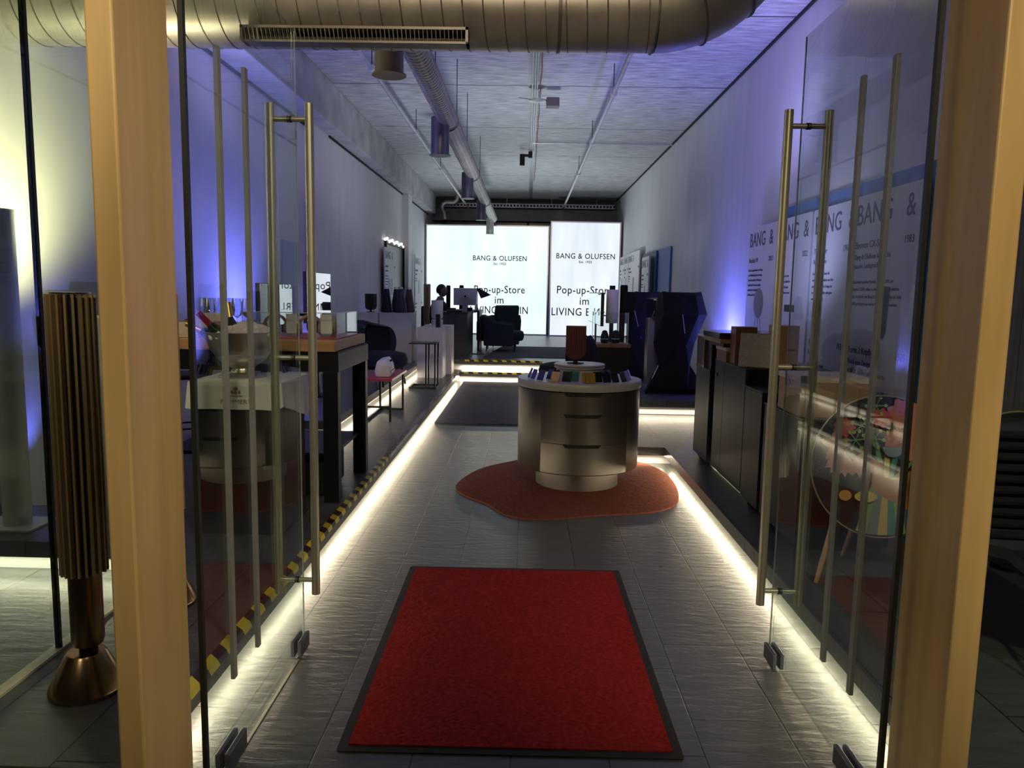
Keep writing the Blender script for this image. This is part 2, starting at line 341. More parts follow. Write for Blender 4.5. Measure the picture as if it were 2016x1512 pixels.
platform('floor_platform_right', [(1.315, 2.06, .1, 2.68, 8.9, .18), (.3, 6.98, .1, 1.315, 8.9, .18)], [(1.44, 2.3, 0, 2.68, 8.9, .1), (.42, 7.1, 0, 1.44, 8.9, .1)], 'raised slate platform under the black cabinets')
platform('floor_platform_speakers', [(.3, 8.85, .28, 2.68, 13.7, .36)], [(.42, 8.97, .18, 2.68, 13.7, .28), (.42, 9.0, 0, 2.6, 13.7, .18)], 'upper slate platform under the black speakers')
platform('floor_platform_window', [(-3.08, 3.5, .28, -1.9, 4.1, .36)], [(-3.08, 3.62, .18, -1.95, 4.1, .28)], 'small platform behind the glass partition')
# hazard tape on the edges
def tape(x0, y0, x1, y1, z, front, label):
    m = MB(); m.box(x0, y0, z, x1, y1, z + .003)
    if front == 'x': m.box(x1, y0, z - .03, x1 + .003, y1, z + .003)
    else: m.box(x0, y0 - .003, z - .03, x1, y0, z + .003)
    tag(obj('hazard_tape', m, 'hazard'), label, 'tape')
tape(-1.20, 2.3, -1.157, 6.4, .18, 'x', 'yellow and black hazard tape along the platform edge by the glass door')
tape(-1.10, 13.3, .3, 13.345, .18, 'y', 'hazard tape on the lower lit step before the grey violet rug')
tape(-1.10, 13.7, .3, 13.745, .36, 'y', 'hazard tape on the upper step below the armchairs')
tag(obj('edge_tape', MB().box(-1.20, 6.4, .18, -1.157, 13.28, .184).box(-1.157, 6.4, .15, -1.153, 13.28, .184), mat('clear_tape', (.16, .15, .13), .18, 0, .5, 5, .5)), 'crinkled glossy tape along the platform edge beside the rug', 'tape')

# ------------------------------------------------------------------ shop front
def post(name, x0, x1, y0, y1, label):
    m = MB().box(x0, y0, 0, x1, y1, 3.6); return struct(obj(name, m, 'maple', bevel=.006), label)
post('trim_post_left', -1.088, -1.018, 1.909, 2.2, 'maple post on the hinge side of the shop door by the bronze speaker')
post('trim_post_right', 1.15, 1.226, 1.941, 2.224, 'maple post on the hinge side of the shop door by the painted disc')
def pane(name, x0, y0, z0, x1, y1, z1, label=None): return struct(obj(name, MB().box(x0, y0, z0, x1, y1, z1), 'glass'), label)
pane('window_1', -3.2, 2.04, 0, -1.09, 2.052, 3.6, 'shop front glass before the bronze speaker')
pane('window_2', 1.228, 2.04, 0, 3.0, 2.052, 3.6, 'shop front glass before the ribbed chair')
w3 = pane('window_3', -1.806, 2.3, .185, -1.794, 2.77, 3.6, 'glass partition standing on the platform'); w4 = pane('window_4', -1.806, 2.785, .185, -1.794, 3.42, 3.6, 'far pane of the glass partition')
obj('window_frame', MB().box(-1.81, 2.77, .18, -1.79, 2.785, 3.6), 'glassedge', w3)
obj('window_sill', MB().box(-1.83, 2.3, .18, -1.785, 3.44, .19), mat('pale_channel', (.75, .68, .50), .4), w3)
def door(name, x, hx, label):
    d = pane(name, x - .006, 2.19, .02, x + .006, 3.22, 2.64, label)
    obj('hinge_gasket', MB().box(x - .007, 2.172, .005, x + .007, 2.19, 3.4), 'glassedge', d)
    obj('edge_glow_strip', MB().box(x - .003, 3.22, .02, x + .003, 3.222, 2.64), 'edgeglow', d)  # pale strip painted as the bright line of light on the glass edge
    h = obj('door_handle', MB().cyl((x - .08, 3.14, .283), (x - .08, 3.14, 2.337), .0178, n=24).cyl((x + .08, 3.14, .283), (x + .08, 3.14, 2.337), .0178, n=24), 'steel', d, smooth=True)
    for z in (.345, 1.31, 2.275):
        obj('handle_crossbar', MB().cyl((x - .08, 3.14, z), (x + .08, 3.14, z), .0105), 'steel', h, smooth=True)
        obj('handle_washer', MB().cyl((x - .009, 3.14, z), (x + .009, 3.14, z), .0135), 'joint', h, smooth=True)
    for y in (2.42, 2.65): obj('safety_strip', MB().box(x - .0066, y - .013, .28, x + .0066, y + .013, 2.335), 'strip', d)
    for y0, y1, in ((3.10, 3.225), (2.3, 2.46)):
        l = obj('floor_lock', MB().box(x - .024, y0, .008, x - .007, y1, .075).box(x + .007, y0, .008, x + .024, y1, .075), 'ductblack', d, bevel=.003)
    return d
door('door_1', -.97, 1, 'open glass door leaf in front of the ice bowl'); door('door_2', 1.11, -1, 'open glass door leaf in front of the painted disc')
struct(obj('trim_floor_rail', MB().box(-.966, 2.2, .0005, -.955, 3.1, .002), 'steel'))

# ------------------------------------------------------------------ mat and rugs
t = thing('door_mat', 'large red entrance mat with black rubber border on slate tiles', 'mat', (-.033, 3.343, 0), R(.4))
obj('rubber_border', MB().prism(rrect(-.605, -.893, .605, .893, .012), 'z', 0, .006), 'rubber', t); obj('carpet', MB().box(-.57, -.858, .006, .57, .858, .011), 'mat_red', t)
def smooth_poly(pts, n=6):
    out = []; k = len(pts)
    for i in range(k):
        p0, p1, p2, p3 = [Vector((*pts[(i + j - 1) % k], 0)) for j in range(4)]
        for q in range(n):
            u = q / n; v = .5 * ((2 * p1) + (p2 - p0) * u + (2 * p0 - 5 * p1 + 4 * p2 - p3) * u * u + (3 * p1 - p0 - 3 * p2 + p3) * u ** 3); out.append((v.x, v.y))
    return out
rp = [(-.55, 6.02), (-.50, 6.38), (-.35, 6.75), (-.04, 7.1), (.3, 7.5), (.72, 7.5), (1.05, 7.15), (1.2, 6.95), (1.28, 6.62), (1.28, 6.2), (1.22, 5.8), (1.12, 5.58), (.93, 5.43), (.56, 5.33), (.26, 5.23), (.03, 5.2), (-.14, 5.31), (-.27, 5.56), (-.44, 5.76)]
sp = smooth_poly(rp); inner = [(.4 + (x - .4) * .985, 6.3 + (y - 6.3) * .985) for x, y in sp]
tag(obj('wavy_rug', MB().loops([[(x, y, 0) for x, y in sp], [(x, y, .010) for x, y in sp], [(x, y, .014) for x, y in inner]]), 'terra', smooth=True), 'terracotta rug with a wavy outline under the metal drum cabinet', 'rug')
tag(obj('aisle_rug', MB().prism(rrect(-1.08, 8.98, .28, 13.22, .01), 'z', 0, .02), 'purple'), 'grey violet pile rug lying in the aisle before the lit steps', 'rug')
tag(obj('lounge_rug', MB().prism([(-.80, 14.3), (1.6, 14.3), (1.6, 17.2), (-.52, 17.2)], 'z', .36, .372), 'greyrug'), 'grey rug under the armchairs on the upper platform', 'rug')

# ------------------------------------------------------------------ drum cabinet with top stand
CX, CY = .452, 6.29
t = thing('drum_cabinet', 'round champagne metal drawer cabinet standing on the terracotta rug', 'cabinet', (CX, CY, .0145))
obj('pedestal', MB().lathe([(.345, 0), (.345, .165)], n=64), 'drum', t, smooth=True)
obj('body', MB().lathe([(.30, .163), (.497, .163), (.503, .17), (.503, .815), (.44, .822)], n=96), 'drum', t, smooth=True)
a0, a1 = R(-90 - 39), R(-90 + 46)
for i, (z0, z1) in enumerate(((.172, .408), (.414, .645), (.651, .812))):
    n = 33; lo = []; hi = []
    cut = lambda a: -.024 if abs(a + pi / 2) < R(17) else 0
    angs = sorted([a0 + (a1 - a0) * k / (n - 1) for k in range(n)] + [R(-90 - 17.01), R(-90 - 15), R(-90 + 15), R(-90 + 17.01)])
    def dip(a):
        d = abs(math.degrees(a) + 90)
        return -.024 * max(0, min(1, (17 - d) / 2))
    def ring(r, f): return [(r * cos(a), r * sin(a), f(a)) for a in angs]
    m = MB(); m.loops([ring(.500, lambda a: z0), ring(.5075, lambda a: z0), ring(.5075, lambda a: z1 + dip(a)), ring(.500, lambda a: z1 + dip(a))], cap=False, closed=False)
    d = obj('drawer', m, 'drum', t, smooth=True)
    obj('handle_recess', MB().lathe([(.5037, z1 - .028), (.5037, z1 + .004)], n=20, a0=R(-107), a1=R(-73)), 'seam', d, smooth=True)
for a in (a0, a1): obj('panel_gap', MB().box(-.0015, -.5045, .172, .0015, -.495, .812).xf(Matrix.Rotation(a + pi / 2, 4, 'Z')), 'seam', t)
obj('top', MB().lathe([(.46, .818), (.509, .824), (.513, .832), (.513, .876), (.508, .884), (.001, .886)], n=96), 'white_top', t, smooth=True)
t = thing('display_riser', 'white round riser with two discs on the drum cabinet', 'stand', (CX, CY, .898))
obj('column', MB().lathe([(.19, 0), (.19, .085)], n=48), 'white_top', t, smooth=True); obj('lower_disc', MB().lathe([(.0, .085), (.205, .085), (.21, .092), (.205, .098), (0, .098)], n=64), 'white_top', t, smooth=True); obj('upper_disc', MB().lathe([(.0, .10), (.205, .102), (.211, .109), (.211, .115), (.206, .12), (.0, .12)], n=64), 'white_top', t, smooth=True)
# U-shaped ribbed speaker
def u_speaker(loc, rz, mbody, mdark, label, group=None):
    t = thing('ribbed_speaker', label, 'speaker', loc, rz, group)
    w, h, r = .083, .275, .075
    prof = [(-w, h), (-w, r)] + [(-w + r - r * cos(a), r - r * sin(a)) for a in [pi / 2 * k / 8 for k in range(1, 9)]]
    prof += [(-x, z) for x, z in prof[::-1]]
    obj('housing', MB().prism([(x, z + .035) for x, z in prof], 'y', -.05, .06), mbody, t, smooth=True)
    m = MB(); n = 10
    for k in range(n):
        x = -.066 + .132 * k / (n - 1); d = max(0, abs(x) - (w - r)); zb = r - math.sqrt(max(0, r * r - d * d)) + .008
        m.box(x - .0046, -.0585, zb + .035, x + .0046, -.049, h + .028)
    obj('grille', MB().prism([(x * .93, z * .95 + .043) for x, z in prof], 'y', -.052, -.05), mdark, t); obj('ribs', m, mbody, t)
    obj('foot', MB().lathe([(.0, 0), (.07, 0), (.072, .006), (.02, .01), (.014, .04), (0, .04)], n=32), 'black', t, smooth=True)
    return t
u_speaker((CX - .035, CY, 1.0185), R(-4), 'redspk', 'redspk_dark', 'wine red ribbed speaker with rounded bottom on the white riser')
# colour swatches round the riser
sw = [(-80, .43, (.07, .04, .22), 'violet'), (-66, .43, (.08, .05, .25), 'violet'), (-52, .425, (.03, .035, .10), 'navy'), (-47, .30, (.10, .015, .02), 'maroon'), (-57, .31, (.03, .02, .06), 'dark plum'), (-31, .43, (.55, .34, .22), 'copper pink'), (-21, .35, (.02, .035, .06), 'dark blue'), (-12, .30, (.03, .22, .20), 'teal'), (5, .40, (.42, .27, .05), 'yellow'), (8, .44, (.50, .33, .04), 'golden'), (22, .35, (.015, .018, .03), 'blue black'), (31, .39, (.012, .02, .045), 'midnight blue'), (40, .42, (.02, .018, .016), 'black'), (51, .44, (.06, .05, .045), 'brown black'), (64, .43, (.30, .27, .42), 'pale lilac'), (79, .43, (.36, .33, .50), 'light lilac'), (47, .28, (.03, .02, .02), 'charcoal brown'), (60, .29, (.03, .01, .012), 'dark red')]
near = {0: 'outermost ', 1: 'second outermost '}
for i, (a, r, c, nm) in enumerate(sw):
    lab = f'{near.get(i, "")}{nm} colour swatch card leaning on the drum cabinet top'
    s = obj('swatch_card', MB().box(-.037, -.003, 0, .037, .003, .085), mat('swatch_' + nm.replace(' ', '_') + str(i), [q * .62 for q in c], .3, .3, .05), bevel=.002)
    tag(s, lab, 'swatch', 'colour swatches on the drum cabinet'); s.rotation_mode = 'ZYX'
    s.matrix_world = Matrix.Translation((CX + r * sin(R(a)), CY - r * cos(R(a)), .901)) @ Matrix.Rotation(R(a), 4, 'Z') @ Matrix.Rotation(R(-22), 4, 'X')

# ------------------------------------------------------------------ column speakers with slats
def slat_speaker(loc, rz, label, group):
    t = thing('column_speaker', label, 'speaker', loc, rz, group)
    obj('base', MB().lathe([(.0, 0), (.122, 0), (.124, .012), (.122, .02), (.066, .135), (.06, .142), (0, .142)], n=64), 'bronze', t, smooth=True)
    obj('base_ring', MB().lathe([(.0, .0), (.112, 0), (.112, -.006), (0, -.006)], c=(0, 0, .006), n=48), 'rubber', t, smooth=True)
    obj('stem', MB().lathe([(0, .17), (.048, .172), (.053, .19), (.053, .44)], c=(.01, 0, 0), n=48), 'bronze', t, smooth=True)
    obj('neck', MB().lathe([(.03, .14), (.03, .18)], c=(.01, 0, 0), n=24), 'black', t)
    obj('core', MB().lathe([(0, .43), (.055, .43), (.055, 1.375), (0, 1.375)], c=(.01, 0, 0), n=32), 'black', t, smooth=True)
    m = MB(); n = 20
    for k in range(n):
        a = 2 * pi * k / n; mm = MB().box(.050, -.0035, .432, .076, .0035, 1.386)
        mm.xf(Matrix.Translation((.01, 0, 0)) @ Matrix.Rotation(a, 4, 'Z')); me = bpy.data.meshes.new('x'); mm.bm.to_mesh(me); m.bm.from_mesh(me); bpy.data.meshes.remove(me); mm.bm.free()
    obj('slat_cover', m, 'oakslat', t); obj('top_rim', MB().lathe([(.04, 1.388), (.062, 1.388), (.062, 1.393), (.04, 1.393)], c=(.01, 0, 0), n=32), 'bronze', t, smooth=True)
    return t
cs = slat_speaker((-1.525, 2.50, .18), 0, 'oak slatted column speaker on a bronze cone base behind the shop window', 'slatted column speakers')
dup(cs, (-1.59, 3.24, .18), 0, 'second oak slatted column speaker, half hidden behind the maple post', 'slatted column speakers')
dup(cs, (-2.17, 16.5, .36), 0, 'gold slatted column speaker behind the seated person', 'slatted column speakers', {'oak_slats': 'gold', 'bronze_metal': 'black'}, .99)
def column(loc, h, r, label, group='plain black column speakers'):
    t = thing('black_column_speaker', label, 'speaker', loc, 0, group)
    obj('foot', MB().lathe([(0, 0), (r * 2, 0), (r * 2, .012), (r * .5, .03), (0, .03)], n=32), 'black', t, smooth=True)
    obj('column', MB().lathe([(0, .03), (r, .03), (r, h), (0, h)], n=24), 'black', t, smooth=True)
    m = MB()
    for k in range(12): a = 2 * pi * k / 12; m.cyl((r * cos(a), r * sin(a), .3), (r * cos(a), r * sin(a), h - .02), r * .16, n=6)
    obj('ribs', m, 'blackfab', t); return t
column((-1.77, 17.2, .36), 1.36, .042, 'thin black column speaker standing just beside the seated person'); column((-1.49, 17.4, .36), 1.37, .045, 'thin black column speaker behind the desk computer')
column((1.78, 14.0, .36), 1.40, .06, 'tall black ribbed column speaker before the far posters')
t = thing('pale_column', 'pale tall cylindrical column on a square plate behind the glass partition', 'column', (-2.60, 3.74, .36))
obj('base_plate', MB().box(-.17, -.12, 0, .14, .12, .012), 'whitecol', t, bevel=.003); obj('column', MB().lathe([(0, .012), (.065, .012), (.065, 1.6), (0, 1.6)], n=32), 'whitecol', t, smooth=True)
tag(obj('tall_plinth', MB().box(-2.55, 4.14, .18, -2.12, 4.45, 1.42), 'lilac', bevel=.004), 'pale tall plinth behind the bronze speaker and the partition', 'plinth')

# ------------------------------------------------------------------ ice bowl table
t = thing('bowl_stand', 'black box stand under the white cloth and metal bowl', 'stand', (-1.62, 4.42, .18))
obj('body', MB().box(-.245, -.235, .02, .245, .235, .885), 'black', t, bevel=.004); obj('plinth', MB().box(-.22, -.21, 0, .22, .21, .02), 'seam', t)
m = MB(); x0, x1, y0, y1, zt = -1.885, -1.36, 4.165, 4.675, 1.07
nx = 28; lo = []; hi = []
per = []
for k in range(nx): per.append((x0 + (x1 - x0) * k / nx, y0, .15))
for k in range(nx): per.append((x1, y0 + (y1 - y0) * k / nx, .13 + .14 * (k / nx)))
for k in range(nx): per.append((x1 - (x1 - x0) * k / nx, y1, .15))
for k in range(nx): per.append((x0, y1 - (y1 - y0) * k / nx, .15))
def drop(f, out):
    r = []
    for i, (x, y, d) in enumerate(per):
        wv = .006 * sin(i * .55) * f; cx, cy = (x0 + x1) / 2, (y0 + y1) / 2
        dx, dy = (1 if x >= x1 - 1e-6 else -1 if x <= x0 + 1e-6 else 0), (1 if y >= y1 - 1e-6 else -1 if y <= y0 + 1e-6 else 0)
        r.append((x + dx * (out + wv), y + dy * (out + wv), zt - d * f))
    return r
m.loops([[(x0 + (x1 - x0) * .5 + (x - (x0 + x1) / 2) * .97, (y0 + y1) / 2 + (y - (y0 + y1) / 2) * .97, zt + .004) for x, y, d in per], drop(0, 0), drop(.35, .006), drop(.7, .01), drop(1, .014)], cap=False)
m.bm.faces.new(m.bm.verts[:len(per)])
cl = obj('table_cloth', m, 'cloth', smooth=True); tag(cl, 'white cloth with a gold printed emblem draped over the black stand', 'tablecloth')
lt = text('lettering', 'POMMERY', .034, 'clothgold', cl, (-1.612, 4.151, .953), 'CENTER', sx=1.05, spacing=1.1)
text('small_lettering', 'CHAMPAGNE', .012, 'clothgold', cl, (-1.612, 4.152, .992), 'CENTER')
m = MB()
m.lathe([(.0, 0), (.012, 0), (.012, .003), (0, .003)], n=12); m.xf(Matrix.Translation((-1.612, 4.155, 1.036)) @ Matrix.Rotation(pi / 2, 4, 'X'))
for sx in (-1, 1): m.prism([(-1.612 + sx * .010, 1.010), (-1.612 + sx * .028, 1.010), (-1.612 + sx * .024, 1.030), (-1.612 + sx * .014, 1.022)], 'y', 4.151, 4.155)
m.prism([(-1.620, 1.006), (-1.604, 1.006), (-1.606, 1.024), (-1.618, 1.024)], 'y', 4.151, 4.155)
obj('emblem', m, 'clothgold', cl)
BZ = 1.075; BX, BY = -1.67, 4.42
t = thing('ice_bowl', 'large pewter pedestal bowl filled with ice on the white cloth', 'bowl', (BX, BY, BZ))
obj('bowl', MB().lathe([(0, .05), (.055, .05), (.075, .062), (.13, .10), (.175, .16), (.2, .235), (.206, .262), (.212, .266), (.206, .268), (.198, .25), (.17, .17), (.12, .11), (.0, .075)], n=64), 'silver', t, smooth=True)
obj('foot', MB().lathe([(0, 0), (.135, 0), (.138, .006), (.125, .016), (.07, .03), (.058, .05), (.058, .06), (0, .06)], n=64), 'silver', t, smooth=True)
m = MB()
for k in range(150):
    a = random.random() * 2 * pi; r = .185 * math.sqrt(random.random()); m.ball((BX + r * cos(a), BY + r * sin(a), BZ + .235 + .055 * (1 - (r / .19) ** 2) + .02 * (cos(a) > 0)), .018 + .012 * random.random(), (1, 1, .8), 1)
o = tag(obj('crushed_ice', m, 'ice'), 'heap of crushed ice in the pewter bowl', 'ice'); o['kind'] = 'stuff'
def bottle(loc, rx, ry, foil, label):
    t = thing('champagne_bottle', label, 'bottle', loc, 0, 'bottles in the ice bowl')
    t.rotation_euler = (R(rx), R(ry), 0)
    obj('glass', MB().lathe([(0, 0), (.043, 0), (.043, .07), (.035, .11), (.018, .15), (.016, .17)], n=24), 'bottle', t, smooth=True)
    obj('foil', MB().lathe([(.019, .14), (.017, .2), (.018, .21), (.018, .24), (0, .242)], n=20), foil, t, smooth=True)
bottle((BX - .09, BY - .02, BZ + .20), 10, -62, 'foilgold', 'gold foiled bottle lying at the outer rim of the ice bowl')
bottle((BX - .055, BY - .06, BZ + .20), 20, -38, 'foilred', 'red foiled bottle sticking out of the ice')
bottle((BX - .07, BY + .06, BZ + .20), -10, -12, 'foilgold', 'gold foiled bottle standing behind the red one')

# ------------------------------------------------------------------ display table with vitrine
t = thing('display_table', 'high black framed table with thick oak top', 'table', (-1.86, 5.35, .18))
obj('tabletop', MB().box(-.60, -.46, 1.01, .62, .47, 1.08), 'oak', t, bevel=.004); obj('apron', MB().box(-.57, -.43, .875, .632, .47, 1.008), 'black', t)
for x, y in ((.635, -.415), (.635, .44), (-.58, -.415), (-.58, .44)): obj('leg', MB().box(x - .10, y - .04, 0, x, y + .04, .876), 'black', t, bevel=.003)
obj('side_plate', MB().box(.632, -.45, .88, .64, .48, 1.0), 'charcoal', t)
obj('shelf', MB().box(-.56, -.4, .30, .58, .42, .325), 'black', t)
tag(obj('storage_box', MB().box(-1.62, 5.06, .19, -1.36, 5.6, .48), 'charcoal', bevel=.004), 'dark box on the floor under the high table', 'box')
TZ = 1.262
t = thing('glass_vitrine', 'low glass vitrine box on the oak table top', 'vitrine', (-1.59, 5.37, TZ))
obj('tray', MB().box(-.32, -.30, 0, .32, .30, .006), 'magenta', t)
m = MB()
for b in ((-.32, -.30, .006, .32, -.295, .17), (-.32, .295, .006, .32, .30, .17), (-.32, -.295, .006, -.315, .295, .17), (.315, -.295, .006, .32, .295, .17), (-.32, -.30, .17, .32, .30, .176)): m.box(*b)
obj('glass', m, 'glass_thin', t)
m = MB()
for x in (-.32, .32):
    for y in (-.30, .30): m.box(x - .002, y - .002, .006, x + .002, y + .002, .176)
m.box(-.32, -.302, .172, .32, -.298, .177); m.box(.318, -.30, .172, .322, .30, .177)
obj('glass_edges', m, mat('glass_edge', (.30, .42, .40), .2), t)
def headphone(loc, rz, mname, label):
    t = thing('headphones', label, 'headphones', loc, rz, 'headphones in the vitrine')
    pts = [(.075 * cos(a), 0, .065 + .075 * sin(a)) for a in [pi * k / 16 for k in range(17)]]
    obj('headband', MB().tube(pts, .011, 8), mname, t, smooth=True)
    for s in (-1, 1): obj('ear_cup', MB().lathe([(0, -.016), (.036, -.016), (.04, 0), (.036, .016), (0, .016)], n=24).xf(Matrix.Translation((s * .072, 0, .05)) @ Matrix.Rotation(pi / 2, 4, 'Y')), mname, t, smooth=True)
headphone((-1.76, 5.3, TZ + .008), R(15), 'walnut', 'brown headphones at the bottle end of the vitrine'); headphone((-1.50, 5.24, TZ + .008), R(10), 'tan', 'tan headphones in the middle of the vitrine'); headphone((-1.64, 5.5, TZ + .008), R(40), 'charcoal', 'grey headphones at the back of the vitrine')
for x, y, lab in ((-1.62, 5.22, 'white price card between the brown and tan headphones'), (-1.375, 5.2, 'white price card at the aisle end of the vitrine')):
    t = thing('price_card', lab, 'card', (x, y, TZ + .008), R(20)); obj('card', MB().box(-.038, -.003, .02, .038, .003, .155).xf(Matrix.Rotation(R(-10), 4, 'X')), 'white', t); obj('card_foot', MB().box(-.03, -.02, 0, .03, .03, .02), 'alu', t)
t = thing('small_speaker', 'grey cloth covered small speaker inside the vitrine', 'speaker', (-1.44, 5.5, TZ + .008)); obj('body', MB().prism(rrect(-.06, 0, .06, .13, .03), 'y', -.03, .03), 'grillecloth', t, smooth=True); obj('strap', MB().tube([(.06, 0, .1), (.075, 0, .06), (.06, 0, .03)], .004, 6), 'tan', t)
# carton and glasses
t = thing('carton', 'open cream cardboard carton on the oak table behind the bottles', 'box', (-2.22, 5.16, TZ), R(-3))
m = MB()
for b in ((-.13, -.12, 0, .13, .12, .006), (-.13, -.12, .006, .13, -.114, .10), (-.13, .114, .006, .13, .12, .115), (-.13, -.114, .006, -.124, .114, .105), (.124, -.114, .006, .13, .114, .105)): m.box(*b)
obj('box', m, 'carton', t); obj('flap', MB().box(-.13, .0, 0, .13, .08, .005).xf(Matrix.Translation((0, .12, .115)) @ Matrix.Rotation(R(25), 4, 'X')), 'carton', t)
tag(obj('wooden_tray', MB().box(-2.42, 4.96, TZ, -2.16, 5.02, TZ + .03), 'carton', bevel=.003), 'small pale wooden tray in front of the carton', 'tray')
g0 = None; order = ['beside the carton, first of the row', 'second of the row behind the bottles', 'third of the row, close to the second', 'fourth of the row, behind the ice bowl', 'fifth of the row, over the ice', 'last of the row, nearest the glossy screens']
for i, (x, y) in enumerate([(-2.40, 5.62), (-2.335, 5.56), (-2.295, 5.64), (-2.225, 5.66), (-2.155, 5.62), (-2.085, 5.64)]):
    lab = 'tall clear wine glass ' + order[i]
    if g0 is None:
        g0 = thing('wine_glass', lab, 'glass', (x, y, TZ), 0, 'wine glasses on the oak table')
        obj('bowl', MB().lathe([(.006, .11), (.03, .128), (.041, .165), (.040, .20), (.032, .255), (.0305, .255), (.038, .2), (.039, .166), (.028, .131), (.004, .114)], n=28), 'glass_wine', g0, smooth=True)
        obj('stem', MB().lathe([(0, 0), (.036, 0), (.036, .002), (.006, .006), (.0035, .02), (.0035, .10), (.006, .112)], n=20), 'glass_wine', g0, smooth=True)
    else: dup(g0, (x, y, TZ), 0, lab)
tm = None
for i, (x, y) in enumerate([(-2.17, 5.40), (-2.09, 5.36), (-2.06, 5.50), (-2.13, 5.48)]):
    lab = 'low clear tumbler on the oak table ' + ['next to the carton', 'nearest the vitrine', 'below the last wine glass', 'among the other tumblers'][i]
    if tm is None:
        tm = thing('tumbler', lab, 'glass', (x, y, TZ), 0, 'tumblers on the oak table')
        obj('cup', MB().lathe([(0, 0), (.03, 0), (.036, .04), (.037, .085), (.035, .085), (.034, .042), (.028, .008), (0, .008)], n=24), 'glass_wine', tm, smooth=True)
    else: dup(tm, (x, y, TZ), 0, lab)
# bentwood chairs
def bent_chair(loc, rz, label):
    t = thing('bentwood_chair', label, 'chair', loc, rz, 'bentwood chairs behind the table')
    obj('seat', MB().lathe([(0, .66), (.19, .66), (.2, .67), (.2, .69), (.19, .70), (0, .70)], n=32), 'black', t, smooth=True)
    obj('backrest', MB().tube([(-.18, .15, .69), (-.19, .17, .95), (-.14, .19, 1.08), (0, .2, 1.13), (.14, .19, 1.08), (.19, .17, .95), (.18, .15, .69)], .016, 10).tube([(-.10, .15, .69), (-.10, .18, .92), (0, .19, 1.0), (.10, .18, .92), (.10, .15, .69)], .012, 8), 'black', t, smooth=True)
    for x, y in ((-.14, -.14), (.14, -.14), (-.14, .14), (.14, .14)): obj('leg', MB().cyl((x * 1.25, y * 1.25, 0), (x, y, .665), .012, .016, 10), 'black', t, smooth=True)
    obj('foot_ring', MB().tube([(.17 * cos(a), .17 * sin(a), .25) for a in [2 * pi * k / 24 for k in range(25)]], .008, 6), 'black', t, smooth=True)
bent_chair((-2.84, 6.25, .18), R(15), 'black bentwood high chair beside the maple post'); bent_chair((-2.38, 6.3, .18), R(-6), 'black bentwood high chair behind the cream carton')
# glossy screens
def screen(loc, rz, w, h, z0, label, zf):
    t = thing('glossy_screen', label, 'screen', loc, rz, 'glossy dark screens')
    obj('housing', MB().box(-w / 2, -.0, z0, w / 2, .04, z0 + h), 'black', t, bevel=.004); obj('screen', MB().box(-w / 2 + .006, -.004, z0 + .006, w / 2 - .006, .0, z0 + h - .006), 'mirrorblack', t)
    obj('pole', MB().box(-.03, .005, .02, .03, .035, z0), 'black', t); obj('foot', MB().box(-.16, -.09, 0, .16, .13, .02), 'black', t, bevel=.003)
screen((-2.38, 6.93, .18), R(90), .36, .40, 1.06, 'small glossy screen on a stand behind the wine glasses', 0); screen((-2.38, 7.48, .36), R(90), .40, .40, .88, 'small glossy screen next to the violet lit wall', 0); screen((-2.38, 8.7, .36), R(90), 1.0, .56, .86, 'wide glossy screen behind the vitrine', 0)

# ------------------------------------------------------------------ lounge chairs (tub form)
def tub_chair(loc, rz, fab, label, s=1.0):
    t = thing('lounge_chair', label, 'chair', loc, rz, 'dark upholstered tub chairs'); t.scale = (s, s, s)
    m = MB(); ls = []
    for z, rr, th in ((.30, .30, .10), (.45, .35, .10), (.62, .37, .09), (.76, .34, .08), (.84, .27, .06)):
        out = []; inn = []
        for k in range(17):
            a = R(90 + 100) - R(200) * k / 16; f = 1 - .12 * abs(k - 8) / 8 * (z > .5)
            out.append((rr * cos(a) * 1.05, rr * sin(a), z * f)); inn.append(((rr - th) * cos(a) * 1.05, (rr - th) * sin(a), z * f))
        ls.append(out + inn[::-1])
    m.loops(ls); o = obj('backrest', m, fab, t, smooth=True)
    sd = o.modifiers.new('soft', 'SUBSURF'); sd.levels = 1; sd.render_levels = 2
    obj('seat', MB().lathe([(0, .22), (.28, .22), (.34, .27), (.35, .34), (.32, .41), (.2, .44), (0, .445)], c=(0, -.1, 0), n=40), fab, t, smooth=True)
    for x, y in ((-.2, -.28), (.2, -.28), (-.2, .15), (.2, .15)): obj('leg', MB().cyl((x * 1.15, y * 1.15, 0), (x, y, .24), .012, .018, 10), 'black', t, smooth=True)
    return t
tub_chair((-1.98, 9.9, .36), R(62), 'navyfab', 'dark navy tub chair beside the magenta side table')
tub_chair((.555, 9.25, .36), R(-95), 'blackfab', 'black tub chair behind the drum cabinet', .88)
# magenta side table with retro radio
t = thing('side_table', 'low table with magenta top and thin black frame', 'table', (-1.57, 8.5, .18))
obj('tabletop', MB().box(-.18, -.5, .445, .15, .5, .472), 'magenta', t, bevel=.003)
for x in (-.15, .12):
    for y in (-.44, .40): obj('leg', MB().box(x - .011, y - .011, 0, x + .011, y + .011, .445), 'black', t)
obj('stretcher', MB().box(-.15, -.45, .15, .12, -.43, .17).box(-.161, .39, 0, .131, .41, .02).box(-.161, -.45, 0, -.139, .41, .02), 'black', t)
t = thing('retro_radio', 'white rounded retro radio with dark slots on the magenta table', 'radio', (-1.56, 8.42, .653), R(4))
m = MB(); pr = [(-.085, .0), (-.10, .06), (-.075, .17), (.02, .19), (.06, .11), (.075, .0)]
ls = [[(x * f, y, z * f + .0) for x, z in pr] for y, f in ((-.25, .8), (-.23, 1), (.23, 1), (.25, .8))]
obj('housing', m.loops(ls), 'white', t, bevel=.015, smooth=True)
m = MB()
